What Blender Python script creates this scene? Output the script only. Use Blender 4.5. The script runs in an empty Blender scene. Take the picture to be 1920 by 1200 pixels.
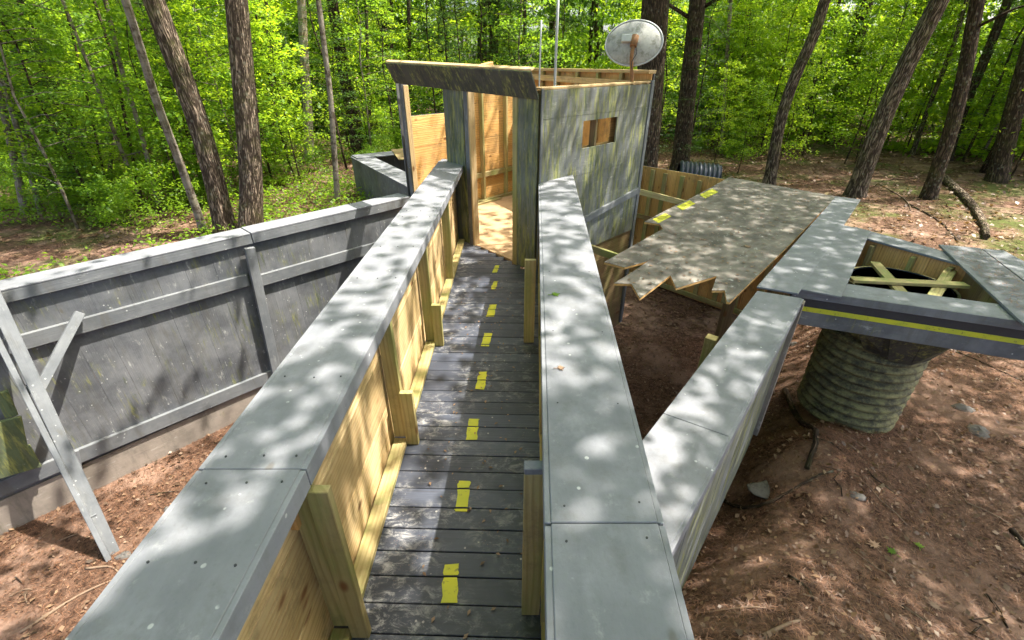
import bpy, math, random
import numpy as np
from mathutils import Vector, Matrix

# ------------------------------------------------------------------ camera, sky, sun
SC = bpy.context.scene
COL = SC.collection
R = math.radians
CAMZ, PITCH, FPX = 2.4, R(29.5), 853.33
cam = bpy.data.cameras.new('camera'); cam.lens = 16; cam.sensor_width = 36
cam.clip_start = .05; cam.clip_end = 2000
co = bpy.data.objects.new('camera', cam); COL.objects.link(co)
co.location = (0, 0, CAMZ); co.rotation_euler = (R(90) - PITCH, 0, 0)
SC.camera = co
SUN = Vector((.46, .09, .88)).normalized()
w = bpy.data.worlds.new('World'); SC.world = w; w.use_nodes = True
wn = w.node_tree.nodes; sky = wn.new('ShaderNodeTexSky'); sky.sky_type = 'NISHITA'
sky.sun_disc = False; sky.dust_density = 5; sky.ozone_density = .2; sky.air_density = .7; sky.sun_elevation = math.asin(SUN.z); sky.sun_rotation = math.atan2(SUN.x, SUN.y)
bg = wn['Background']; bg.inputs['Strength'].default_value = .15
w.node_tree.links.new(sky.outputs[0], bg.inputs[0])
sl = bpy.data.lights.new('sun', 'SUN'); sl.energy = 4.3; sl.angle = R(.53); sl.color = (1, .93, .82)
so = bpy.data.objects.new('sun', sl); COL.objects.link(so); so.rotation_euler = SUN.to_track_quat('Z', 'Y').to_euler()
so.location = (8, 2, 20)
SC.view_settings.view_transform = 'Standard'; SC.view_settings.look = 'None'
SC.view_settings.exposure = 1.82
SC.render.engine = 'CYCLES'
SC.cycles.max_bounces = 8; SC.cycles.diffuse_bounces = 4; SC.cycles.transmission_bounces = 6
SC.cycles.transparent_max_bounces = 8

rng = random.Random(7)
ng = np.random.default_rng(11)

# ------------------------------------------------------------------ helpers: measuring
def P(u, v, z):                       # a point of the photograph at a known height
    X = u - 960; Y = FPX * math.cos(PITCH) + (600 - v) * math.sin(PITCH)
    Z = -FPX * math.sin(PITCH) + (600 - v) * math.cos(PITCH)
    s = (z - CAMZ) / Z
    return Vector((X * s, Y * s, z))
def ray(u, v):
    return Vector((u - 960, FPX * math.cos(PITCH) + (600 - v) * math.sin(PITCH), -FPX * math.sin(PITCH) + (600 - v) * math.cos(PITCH)))
def sm(a, b, x):
    t = min(1, max(0, (x - a) / (b - a))); return t * t * (3 - 2 * t)
def nsm(a, b, x):
    t = np.clip((x - a) / (b - a), 0, 1); return t * t * (3 - 2 * t)
def ground(x, y):
    x = np.asarray(x, float); y = np.asarray(y, float)
    d3 = (x - .72) * .786 - (y - 1.31) * .618
    z = -2.3 + .72 * nsm(-.3, .8, d3)
    d1 = (x + 1.75) * -.73 + (y - 7.87) * .68
    d2 = (x - 4.24) * .72 + (y - 9.26) * .70
    k = np.maximum(nsm(.1, 1.6, d1), nsm(.1, 1.7, d2))
    z = z + (-.5 - z) * k
    z = z + 1.45 * nsm(4.2, .0, y) * np.exp(-((x - .9) / 2.0) ** 2) * (1 - k)
    z = z + .5 * np.exp(-((x - 3.15) ** 2 + (y - 3.7) ** 2) / .55)
    r = np.hypot(x, y)
    z = z + .045 * np.sin(x * .9 + 1.3 * np.sin(y * .7)) * np.cos(y * .8 + .6) 
    z = z + k * (.25 * np.sin(x * .21 + 1) * np.cos(y * .17)) * nsm(10, 20, r) + .9 * nsm(22, 60, r) * k
    return z
def G(x, y): return float(ground(x, y))

# ------------------------------------------------------------------ helpers: objects
def tag(o, label=None, cat=None, group=None, kind=None):
    if label: o['label'] = label
    if cat: o['category'] = cat
    if group: o['group'] = group
    if kind: o['kind'] = kind
    return o
def thing(name, loc, label, cat, group=None):
    o = bpy.data.objects.new(name, None); COL.objects.link(o); o.location = loc
    o.empty_display_size = .1
    return tag(o, label, cat, group)
def origin_of(o):
    v = Vector(o.location)
    while o.parent: o = o.parent; v += Vector(o.location)
    return v
def link(name, me, mat, parent=None, org=None):
    o = bpy.data.objects.new(name, me); COL.objects.link(o)
    if mat and not me.materials: me.materials.append(mat)
    if parent: o.parent = parent
    if org is not None: o.location = org
    return o

class MB:
    def __init__(s): s.v = []; s.f = []; s.uv = []; s.r = []; s.smooth = []
    def hexa(s, O, ex, ey, ez, uaxis=0, rnd=None):
        """box from corner O with edge vectors; uv runs along edge number uaxis"""
        O, ex, ey, ez = map(Vector, (O, ex, ey, ez)); E = (ex, ey, ez); n = len(s.v)
        if ex.cross(ey).dot(ez) < 0: O = O + ex; ex = -ex; E = (ex, ey, ez)
        for k in range(2):
            for j in range(2):
                for i in range(2): s.v.append(O + ex * i + ey * j + ez * k)
        ln = [e.length for e in E]
        r = (rng.random(), rng.random()) if rnd is None else rnd
        off = (r[0] * 37, r[1] * 53)
        for q in ((0, 2, 3, 1), (4, 5, 7, 6), (0, 1, 5, 4), (2, 6, 7, 3), (0, 4, 6, 2), (1, 3, 7, 5)):
            s.f.append([n + k for k in q]); s.smooth.append(False)
            o2 = [a for a in range(3) if a != uaxis]
            for k in q:
                c = [(k & 1) * ln[0], (k >> 1 & 1) * ln[1], (k >> 2 & 1) * ln[2]]
                s.uv.append((c[uaxis] + off[0], c[o2[0]] + c[o2[1]] + off[1]))
            s.r.append(r)
        return s
    def beam(s, A, B, w, h, up=(0, 0, 1), rnd=None):
        """board with its axis from A to B, width w sideways, height h along up"""
        A, B = Vector(A), Vector(B); d = (B - A); up = Vector(up)
        side = d.cross(up).normalized(); up = side.cross(d).normalized()
        s.hexa(A - side * w / 2 - up * h / 2, d, side * w, up * h, 0, rnd); return s
    def wall(s, A, B, z0, z1, t, n, orient='h', bw=.3, openings=(), gap=.004, z1b=None):
        """a skin of boards between plan points A and B, thickness t along plan normal n"""
        A, B = Vector((A[0], A[1], 0)), Vector((B[0], B[1], 0)); L = (B - A).length; d = (B - A) / L
        n = Vector((n[0], n[1], 0)).normalized()
        rects = []
        if orient == 'h':
            z = z0
            while z < z1 - .01:
                zt = min(z1, z + bw * rng.uniform(.93, 1.07)); rects.append((0, L, z, zt - (gap if zt < z1 else 0))); z = zt
        else:
            x = 0
            while x < L - .01:
                xt = min(L, x + bw * rng.uniform(.93, 1.07)); rects.append((x, xt - (gap if xt < L else 0), z0, z1)); x = xt
        for (a, b, c, e) in rects:
            r = (rng.random(), rng.random()); tt = t + rng.uniform(-.0015, .0015)
            parts = [(a, b, c, e)]
            for (oa, ob, oc, oe) in openings:
                new = []
                for (pa, pb, pc, pe) in parts:
                    if pb <= oa or pa >= ob or pe <= oc or pc >= oe: new.append((pa, pb, pc, pe)); continue
                    if pa < oa: new.append((pa, oa, pc, pe))
                    if pb > ob: new.append((ob, pb, pc, pe))
                    m0, m1 = max(pa, oa), min(pb, ob)
                    if pc < oc: new.append((m0, m1, pc, oc))
                    if pe > oe: new.append((m0, m1, oe, pe))
                parts = new
            for (pa, pb, pc, pe) in parts:
                if pb - pa < .003 or pe - pc < .003: continue
                s.hexa(A + d * pa + Vector((0, 0, pc)), d * (pb - pa), n * tt, Vector((0, 0, pe - pc)), 0 if orient == 'h' else 2, r)
        return s
    def prism(s, pts, z0, z1, udir=(1, 0)):
        """flat sheet with plan outline pts (counter-clockwise or not); z may be per point"""
        a = sum(pts[i][0] * pts[(i + 1) % len(pts)][1] - pts[(i + 1) % len(pts)][0] * pts[i][1] for i in range(len(pts)))
        if a < 0: pts = pts[::-1]
        n = len(s.v); k = len(pts); r = (rng.random(), rng.random())
        ud = Vector((udir[0], udir[1])).normalized(); vd = Vector((-ud.y, ud.x))
        for z in (z0, z1):
            for p in pts: s.v.append(Vector((p[0], p[1], z)))
        def uvo(i):
            p = s.v[i]; return (p.x * ud.x + p.y * ud.y + r[0] * 37, p.x * vd.x + p.y * vd.y + p.z + r[1] * 53)
        fs = [[n + i for i in range(k)][::-1], [n + k + i for i in range(k)]]
        for i in range(k):
            j = (i + 1) % k; fs.append([n + i, n + j, n + k + j, n + k + i])
        for f in fs:
            s.f.append(f); s.r.append(r); s.smooth.append(False)
            for i in f: s.uv.append(uvo(i))
        return s
    def tube(s, pts, rad, seg=12, cap=True, ridge=None):
        pts = [Vector(p) for p in pts]; n = len(s.v); r = (rng.random(), rng.random()); L = 0
        rad = rad if hasattr(rad, '__len__') else [rad] * len(pts)
        ref = Vector((1, 0, 0)); Ls = []
        for i, p in enumerate(pts):
            d = (pts[min(i + 1, len(pts) - 1)] - pts[max(i - 1, 0)]).normalized()
            if abs(d.dot(ref)) > .9: ref = Vector((0, 1, 0))
            a = (ref - d * ref.dot(d)).normalized(); b = d.cross(a); ref = a
            if i: L += (p - pts[i - 1]).length
            Ls.append(L)
            for k in range(seg):
                t = 2 * math.pi * k / seg; rr = rad[i] * (ridge(t, L) if ridge else 1)
                s.v.append(p + (a * math.cos(t) + b * math.sin(t)) * rr)
        for i in range(len(pts) - 1):
            for k in range(seg):
                k2 = (k + 1) % seg
                s.f.append([n + i * seg + k, n + i * seg + k2, n + (i + 1) * seg + k2, n + (i + 1) * seg + k]); s.r.append(r); s.smooth.append(True)
                c = 2 * math.pi * max(rad)
                for (ii, kk) in ((i, k), (i, k + 1), (i + 1, k + 1), (i + 1, k)): s.uv.append((Ls[ii] + r[0] * 37, c * kk / seg))
        if cap:
            for base, rev in ((n, True), (n + (len(pts) - 1) * seg, False)):
                f = [base + k for k in range(seg)]
                s.f.append(f[::-1] if rev else f); s.r.append(r); s.smooth.append(False)
                for k in range(seg): s.uv.append((math.cos(k), math.sin(k)))
        return s
    def build(s, name, mat, parent=None, org=None, bevel=0):
        o0 = origin_of(parent) if parent else Vector(org if org is not None else (0, 0, 0))
        me = bpy.data.meshes.new(name)
        me.from_pydata([tuple(v - o0) for v in s.v], [], s.f)
        u = me.uv_layers.new(name='UVMap'); u.data.foreach_set('uv', np.array(s.uv, 'f').ravel())
        rr = []
        for f, r in zip(s.f, s.r): rr += [r] * len(f)
        u2 = me.uv_layers.new(name='Rnd'); u2.data.foreach_set('uv', np.array(rr, 'f').ravel())
        me.polygons.foreach_set('use_smooth', s.smooth)
        me.materials.append(mat); me.update()
        o = bpy.data.objects.new(name, me); COL.objects.link(o)
        if parent: o.parent = parent
        else: o.location = o0
        if bevel:
            m = o.modifiers.new('bevel', 'BEVEL'); m.width = bevel; m.segments = 1; m.limit_method = 'ANGLE'
        return o

# ------------------------------------------------------------------ helpers: materials
class NM:
    def __init__(s, name):
        s.m = bpy.data.materials.new(name); s.m.use_nodes = True; s.t = s.m.node_tree
        s.b = s.t.nodes['Principled BSDF']; s.out = s.t.nodes['Material Output']
    def n(s, ty, **k):
        x = s.t.nodes.new(ty)
        for a, b in k.items(): setattr(x, a, b)
        return x
    def put(s, sock, v):
        if isinstance(v, bpy.types.NodeSocket): s.t.links.new(v, sock)
        else: sock.default_value = v if not (isinstance(v, tuple) and len(v) == 3 and sock.type == 'RGBA') else (*v, 1)
    def uv(s, name='UVMap'): return s.n('ShaderNodeUVMap', uv_map=name).outputs[0]
    def pos(s): return s.n('ShaderNodeNewGeometry').outputs['Position']
    def map(s, c, sc, loc=(0, 0, 0)):
        x = s.n('ShaderNodeMapping'); s.put(x.inputs[0], c); x.inputs['Scale'].default_value = sc; x.inputs['Location'].default_value = loc; return x.outputs[0]
    def noise(s, c, scale=1, detail=4, rough=.6, dist=0):
        x = s.n('ShaderNodeTexNoise'); s.put(x.inputs['Vector'], c); x.inputs['Scale'].default_value = scale
        x.inputs['Detail'].default_value = detail; x.inputs['Roughness'].default_value = rough; x.inputs['Distortion'].default_value = dist; return x.outputs['Fac']
    def voro(s, c, scale, feature='F1', out='Distance', rand=1):
        x = s.n('ShaderNodeTexVoronoi', feature=feature); s.put(x.inputs['Vector'], c); x.inputs['Scale'].default_value = scale; x.inputs['Randomness'].default_value = rand; return x.outputs[out]
    def step(s, v, a, b):             # remap a..b to 0..1, smooth
        x = s.n('ShaderNodeMapRange', interpolation_type='SMOOTHSTEP'); s.put(x.inputs['Value'], v)
        x.inputs['From Min'].default_value = a; x.inputs['From Max'].default_value = b
        if a > b:
            x.inputs['From Min'].default_value = b; x.inputs['From Max'].default_value = a
            x.inputs['To Min'].default_value = 1; x.inputs['To Max'].default_value = 0
        return x.outputs[0]
    def math(s, op, a, b=0):
        x = s.n('ShaderNodeMath', operation=op); s.put(x.inputs[0], a); s.put(x.inputs[1], b); return x.outputs[0]
    def mix(s, f, a, b):
        x = s.n('ShaderNodeMix', data_type='RGBA'); s.put(x.inputs[0], f); s.put(x.inputs[6], a); s.put(x.inputs[7], b); return x.outputs[2]
    def hsv(s, c, v, sat=1):
        x = s.n('ShaderNodeHueSaturation'); s.put(x.inputs['Color'], c); s.put(x.inputs['Value'], v); x.inputs['Saturation'].default_value = sat; return x.outputs[0]
    def bump(s, h, dist=.002, strength=1, prev=None):
        x = s.n('ShaderNodeBump'); s.put(x.inputs['Height'], h); x.inputs['Distance'].default_value = dist; x.inputs['Strength'].default_value = strength
        if prev: s.put(x.inputs['Normal'], prev)
        return x.outputs[0]
    def done(s, col, rough=.7, nrm=None, spec=.3):
        s.put(s.b.inputs['Base Color'], col); s.put(s.b.inputs['Roughness'], rough); s.b.inputs['Specular IOR Level'].default_value = spec
        if nrm: s.put(s.b.inputs['Normal'], nrm)
        return s.m

def paint(name, c1, c2, algae=.2, streak=1., worn=.15, speck=.5, rough=.55, gr=1.):
    m = NM(name); uv = m.uv(); pos = m.pos(); r = m.uv('Rnd')
    big = m.noise(pos, 2.2, 5, .65); grain = m.noise(m.map(uv, (2.2, 55, 1) if gr else (40, 55, 1)), 1, 5, .6)
    col = m.mix(m.step(big, .3, .7), c1, c2)
    col = m.hsv(col, m.math('ADD', .86, m.math('MULTIPLY', m.n('ShaderNodeSeparateXYZ').outputs[0], 0)))
    sep = m.n('ShaderNodeSeparateXYZ'); m.put(sep.inputs[0], r)
    col = m.hsv(col, m.math('MULTIPLY_ADD', sep.outputs[0], .28)) if False else m.hsv(col, m.math('ADD', m.math('MULTIPLY', sep.outputs[0], .16), .98))
    col = m.mix(m.math('MULTIPLY', m.step(grain, .55, .8), .35), col, tuple(x * .55 for x in c1))
    # pale rubbed marks, paint spatter, dark knots
    rub = m.math('MULTIPLY', m.step(m.noise(m.map(uv, (3, 9, 1) if gr else (7, 7, 1)), 1.4, 8, .75), .56, .72), worn * 2)
    col = m.mix(rub, col, (.52, .53, .5))
    sp = m.step(m.voro(m.map(pos, (1, 1, 1)), 16), .15, .09); spm = m.step(m.noise(pos, 9, 3), .52, .60)
    col = m.mix(m.math('MULTIPLY', m.math('MULTIPLY', sp, spm), speck), col, (.72, .74, .72))
    sc2 = m.math('MULTIPLY', m.step(m.noise(m.map(pos, (1, 1, 1)), 38, 6, .8, 1.5), .60, .68), m.step(m.noise(pos, 3.3, 3), .45, .6))
    col = m.mix(m.math('MULTIPLY', sc2, worn * 2.2), col, (.09, .085, .075))
    kn = m.step(m.voro(m.map(uv, (1.3, 2.6, 1)), 1.1), .055, .02)
    col = m.mix(m.math('MULTIPLY', kn, .6), col, (.10, .085, .06))
    # algae in vertical streaks and blotches
    st = m.noise(m.map(pos, (26, 26, 3.2 if streak else 26)), 1, 9, .78); st2 = m.noise(m.map(pos, (7, 7, 1.2 if streak else 7)), 1, 6, .7); bl = m.noise(pos, 1.6, 5, .65)
    al = m.math('MULTIPLY', m.step(m.math('ADD', m.math('MULTIPLY', st, .6), m.math('MULTIPLY', st2, .4)), .55 - algae * .09, .60 - algae * .02), m.step(bl, .68 - algae * .42, .80 - algae * .30))
    g = m.mix(m.step(m.noise(m.map(pos, (18, 18, 3)), 1, 6, .7), .40, .60), (.06, .08, .035), (.27, .275, .08))
    col = m.mix(m.math('MULTIPLY', al, min(.9, .4 + algae)), col, g)
    dirt = m.math('MULTIPLY', m.step(m.noise(m.map(pos, (6, 6, 1.1)), 1.2, 8, .74), .48, .72), .6 if gr else .35)
    col = m.mix(dirt, col, (.10, .095, .08))
    fine = m.noise(m.map(uv, (6, 160, 1) if gr else (30, 60, 1)), 1, 3)
    if not gr:
        band = m.noise(m.map(uv, (1.2, 9, 1)), 1.2, 5, .6); col = m.mix(m.math('MULTIPLY', m.step(band, .42, .7), .25), col, tuple(x * .6 for x in c1))
        blot = m.noise(pos, 5.5, 7, .72); col = m.mix(m.math('MULTIPLY', m.step(blot, .5, .72), .2), col, tuple(min(1, x * 1.55) for x in c2))
    nb = m.bump(m.math('ADD', grain, m.math('MULTIPLY', fine, .4)), .004 if gr else .0015, .7)
    return m.done(col, m.math('ADD', rough, m.math('MULTIPLY', big, .2)), nb, .35 if gr else .22)

def lumber(name, c1, c2, dark, green=0., rough=.65):
    m = NM(name); uv = m.uv(); pos = m.pos(); r = m.uv('Rnd')
    wv = m.n('ShaderNodeTexWave', wave_type='BANDS', bands_direction='Y', wave_profile='SIN')
    m.put(wv.inputs['Vector'], m.map(uv, (.5, 6, 1))); wv.inputs['Scale'].default_value = 1.6; wv.inputs['Distortion'].default_value = 9
    wv.inputs['Detail'].default_value = 3; wv.inputs['Detail Scale'].default_value = .9
    grain = wv.outputs['Fac']; fine = m.noise(m.map(uv, (4, 90, 1)), 1, 4)
    big = m.noise(m.map(uv, (1.2, 4, 1)), 1.5, 5, .6)
    sep = m.n('ShaderNodeSeparateXYZ'); m.put(sep.inputs[0], r)
    col = m.mix(m.step(big, .3, .7), c1, c2)
    col = m.hsv(col, m.math('ADD', m.math('MULTIPLY', sep.outputs[1], .4), .78))
    col = m.mix(m.math('MULTIPLY', m.step(grain, .45, 1), .38), col, dark)
    col = m.mix(m.math('MULTIPLY', m.step(fine, .5, .8), .25), col, dark)
    kd = m.voro(m.map(uv, (1.6, 3.2, 1)), 1.5)
    col = m.mix(m.math('MULTIPLY', m.step(kd, .15, .05), .9), col, (.16, .06, .02))
    col = m.mix(m.math('MULTIPLY', m.step(m.noise(pos, 3.4, 7, .75), .5, .7), .6), col, (.17, .13, .075))
    if green: col = m.mix(m.math('MULTIPLY', m.step(m.noise(m.map(pos, (6, 6, 1.5)), 1, 5), .42, .65), green), col, (.20, .24, .07))
    return m.done(col, rough, m.bump(m.math('ADD', fine, m.math('MULTIPLY', grain, .5)), .003, .6), .3)

def m_deck():
    m = NM('dark deck paint'); uv = m.uv(); pos = m.pos(); r = m.uv('Rnd')
    sep = m.n('ShaderNodeSeparateXYZ'); m.put(sep.inputs[0], r)
    col = m.mix(m.noise(pos, 3, 4), (.027, .033, .050), (.052, .060, .082))
    col = m.hsv(col, m.math('ADD', m.math('MULTIPLY', sep.outputs[0], .6), .75))
    sp = m.n('ShaderNodeSeparateXYZ'); m.put(sp.inputs[0], pos)
    edge = m.step(sp.outputs[0], -.15, -.75)  # whitens the scuffs towards the left, painting in the sunlit strip of deck
    scuff_sun = m.math('MULTIPLY', m.step(m.noise(m.map(pos, (1, 1.6, 1)), 11, 10, .8, .6), .47, .63), m.step(m.noise(pos, 2.1, 4), .40, .62))
    col = m.mix(m.math('MULTIPLY', scuff_sun, m.math('ADD', .4, m.math('MULTIPLY', edge, .55))), col, (.38, .38, .38))
    spk = m.math('MULTIPLY', m.step(m.voro(pos, 17), .14, .08), m.step(m.noise(pos, 6, 2), .52, .6))
    col = m.mix(m.math('MULTIPLY', spk, .7), col, (.5, .48, .44))
    spk2 = m.math('MULTIPLY', m.step(m.voro(pos, 43), .2, .1), m.step(m.noise(pos, 4, 2), .5, .6))
    col = m.mix(m.math('MULTIPLY', spk2, .4), col, (.3, .2, .13))
    grain = m.noise(m.map(uv, (2.5, 70, 1)), 1, 5)
    col = m.mix(m.math('MULTIPLY', m.step(grain, .5, .75), .5), col, (.02, .02, .025))
    return m.done(col, m.math('ADD', .3, m.math('MULTIPLY', m.noise(pos, 8, 4), .4)), m.bump(grain, .004, .8), .5)

def m_flat(name, c, rough=.6, var=.3, metal=0, spec=.4):
    m = NM(name); pos = m.pos(); n = m.noise(pos, 18, 6, .7)
    col = m.mix(m.math('MULTIPLY', m.step(n, .4, .75), var), c, tuple(x * .35 for x in c))
    m.b.inputs['Metallic'].default_value = metal
    return m.done(col, rough, m.bump(n, .002, .5), spec)

def m_yellow():
    m = NM('yellow marking paint'); pos = m.pos(); n = m.noise(pos, 26, 8, .75)
    col = m.mix(m.step(m.noise(pos, 5, 2), .3, .7), (.54, .52, .035), (.42, .45, .045))
    col = m.mix(m.math('MULTIPLY', m.step(n, .54, .66), .7), col, (.09, .09, .06))
    return m.done(col, .6, m.bump(n, .001, .5))

def bark(name, c1, c2, moss=.2, pale=0., sx=1.):
    m = NM(name); uv = m.uv(); pos = m.pos()
    d = m.noise(m.map(uv, (1.5, 4, 1)), 2, 3)
    vv = m.n('ShaderNodeVectorMath', operation='ADD'); m.put(vv.inputs[0], m.map(uv, (3.2 * sx, 26 * sx, 1)))
    sc = m.n('ShaderNodeVectorMath', operation='SCALE'); cx = m.n('ShaderNodeCombineXYZ'); m.put(cx.inputs[1], d); m.put(sc.inputs[0], cx.outputs[0]); sc.inputs['Scale'].default_value = 5
    m.put(vv.inputs[1], sc.outputs[0])
    ridge = m.voro(vv.outputs[0], 1, 'DISTANCE_TO_EDGE'); n = m.noise(m.map(uv, (8, 40, 1)), 1, 6, .7)
    h = m.math('ADD', m.step(ridge, 0, .35), m.math('MULTIPLY', n, .5))
    col = m.mix(m.step(h, .25, 1.15), c1, c2)
    if pale: col = m.mix(m.math('MULTIPLY', m.step(m.noise(m.map(uv, (5, 1.5, 1)), 1.2, 5, .6), .42, .55), pale), col, (.36, .325, .28))
    col = m.mix(m.math('MULTIPLY', m.step(m.noise(pos, 2.6, 6, .7), .48, .72), moss), col, (.12, .14, .03))
    col = m.mix(m.math('MULTIPLY', m.step(m.voro(pos, 9), .3, .15), .25), col, (.33, .34, .27))
    return m.done(col, .9, m.bump(h, .02 if not pale else .008, .9), .1)

def leafmat(name, c1, c2, trans=.5):
    m = NM(name); r = m.uv('Rnd')
    sep = m.n('ShaderNodeSeparateXYZ'); m.put(sep.inputs[0], r)
    col = m.mix(sep.outputs[0], c1, c2)
    b = m.b; m.put(b.inputs['Base Color'], col); b.inputs['Roughness'].default_value = .45; b.inputs['Specular IOR Level'].default_value = .35
    tr = m.n('ShaderNodeBsdfTranslucent'); m.put(tr.inputs[0], m.mix(.5, col, tuple(min(1, a * k) for a, k in zip(c2, (2.6, 2.3, .8)))))
    mx = m.n('ShaderNodeMixShader'); mx.inputs[0].default_value = trans
    m.t.links.new(b.outputs[0], mx.inputs[1]); m.t.links.new(tr.outputs[0], mx.inputs[2]); m.t.links.new(mx.outputs[0], m.out.inputs[0])
    return m.m

def m_ground():
    m = NM('forest floor'); pos = m.pos()
    n1 = m.noise(pos, .9, 6, .65); n2 = m.noise(pos, 13, 9, .8); n3 = m.noise(pos, 60, 6, .7)
    a = m.n('ShaderNodeMapping'); m.put(a.inputs[0], pos); a.inputs['Scale'].default_value = (120, 22, 1); a.inputs['Rotation'].default_value = (0, 0, .7)
    b = m.n('ShaderNodeMapping'); m.put(b.inputs[0], pos); b.inputs['Scale'].default_value = (120, 22, 1); b.inputs['Rotation'].default_value = (0, 0, -.6)
    na = m.noise(a.outputs[0], 1, 3); nb = m.noise(b.outputs[0], 1, 3); need = m.math('MAXIMUM', na, nb)
    col = m.mix(m.step(n2, .35, .68), (.024, .014, .010), (.185, .108, .073))
    col = m.mix(m.math('MULTIPLY', m.step(need, .55, .72), .3), col, (.24, .115, .06))
    col = m.mix(m.math('MULTIPLY', m.step(n1, .47, .64), .6), col, (.34, .225, .17))  # pinkish tan patches, sun dapples painted into the floor colour
    col = m.mix(m.math('MULTIPLY', m.step(n3, .58, .75), .6), col, (.045, .03, .02))
    col = m.mix(m.math('MULTIPLY', m.math('MULTIPLY', m.step(m.voro(pos, 26), .24, .12), m.step(n2, .45, .6)), .55), col, (.42, .33, .24))
    sp = m.n('ShaderNodeSeparateXYZ'); m.put(sp.inputs[0], pos)
    far = m.math('MULTIPLY', m.step(sp.outputs[2], -1.3, -.7), m.step(m.noise(pos, .55, 5, .7), .46, .62))
    col = m.mix(m.math('MULTIPLY', far, m.math('MULTIPLY', .8, m.step(n2, .3, .6))), col, (.055, .10, .016))
    return m.done(col, .95, m.bump(m.math('ADD', n2, m.math('MULTIPLY', n3, .7)), .022, .8), .1)

CAPC = ((.175, .185, .208), (.24, .248, .274))
M = dict(
    cap=paint('grey blue capping paint', *CAPC, algae=.08, worn=.14, speck=.55, gr=0, rough=.62),
    gray=paint('weathered grey board paint', (.088, .095, .108), (.19, .198, .212), algae=.5, worn=.34, speck=.55),
    trim=paint('grey batten paint', (.125, .137, .152), (.20, .212, .225), algae=.18, worn=.15),
    green=paint('algae streaked grey paint', (.105, .117, .124), (.205, .217, .216), algae=1.1, worn=.3, speck=.1),
    awning=paint('blackish algae board', (.045, .046, .04), (.085, .085, .07), algae=.85, worn=.05, speck=0, rough=.8),
    mossy=paint('mossy green board', (.09, .11, .06), (.13, .17, .09), algae=.95, worn=.1, speck=.1, rough=.8),
    base=paint('stained tan plinth', (.19, .165, .14), (.32, .275, .235), algae=.3, worn=.35, speck=.1, rough=.8),
    tar=paint('gritty grey roof sheet', (.09, .085, .078), (.235, .215, .19), algae=.05, streak=0, worn=.5, speck=.7, rough=.8, gr=0),
    front=paint('algae covered door boards', (.08, .095, .09), (.17, .185, .17), algae=1.45, worn=.2, speck=.1),
    pine=lumber('yellow pine board', (.55, .40, .20), (.66, .50, .28), (.36, .19, .07)),
    orange=lumber('orange pine board', (.60, .34, .115), (.70, .43, .17), (.34, .14, .04)),
    treated=lumber('pressure treated stud', (.33, .27, .12), (.43, .355, .17), (.19, .135, .05), green=.6),
    brownply=lumber('brown floor sheet', (.36, .24, .13), (.44, .30, .17), (.20, .12, .06)),
    oldwood=lumber('old brown board', (.20, .13, .07), (.27, .19, .10), (.09, .055, .025), green=.35),
    deck=m_deck(), yellow=m_yellow(), black=m_flat('black stripe paint', (.03, .032, .036), .6),
    pipe=None, bluepipe=m_flat('dark blue corrugated plastic', (.022, .03, .05), .4),
    rust=m_flat('rusty bracket', (.25, .13, .06), .8, .5), metal=m_flat('grey conduit', (.42, .44, .45), .5, .2, .2),
    rock=m_flat('grey field stone', (.115, .108, .10), .95, .8), rope=m_flat('bleached stick', (.20, .14, .095), .9, .5),
    ground=m_ground(),
    bark=bark('furrowed brown bark', (.042, .031, .023), (.27, .21, .16), .35),
    barkd=bark('dark damp bark', (.03, .022, .017), (.12, .085, .06), .25),
    barkp=bark('pale mottled bark', (.085, .065, .05), (.22, .18, .14), .3, .5),
    birch=bark('peeling birch bark', (.20, .15, .09), (.40, .33, .22), .2, .7),
    leafa=leafmat('maple leaf', (.075, .165, .015), (.20, .34, .028), .55),
    leafb=leafmat('beech leaf', (.06, .15, .018), (.165, .30, .032), .55),
    leafc=leafmat('dark conifer spray', (.022, .065, .016), (.06, .125, .028), .3),
    leafg=leafmat('yellow green leaf', (.15, .28, .018), (.30, .46, .035), .58),
    dead=leafmat('dead leaf', (.07, .038, .02), (.27, .175, .11), .15),
    dead2=leafmat('curled tan leaf', (.05, .03, .018), (.26, .17, .105), .15),
    needle=leafmat('fallen needle', (.03, .015, .010), (.24, .115, .06), .1),
)
def m_pipe():
    m = NM('mossy corrugated pipe'); pos = m.pos()
    n = m.noise(pos, 7, 7, .75); f = m.noise(pos, 45, 5)
    col = m.mix(m.step(n, .38, .62), (.05, .048, .03), (.22, .205, .09))
    col = m.mix(m.math('MULTIPLY', m.step(f, .5, .7), .45), col, (.27, .26, .13))
    col = m.mix(m.math('MULTIPLY', m.step(m.noise(pos, 3, 4), .55, .7), .6), col, (.03, .03, .03))
    return m.done(col, .75, m.bump(f, .004, .6), .3)
M['pipe'] = m_pipe()

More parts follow.
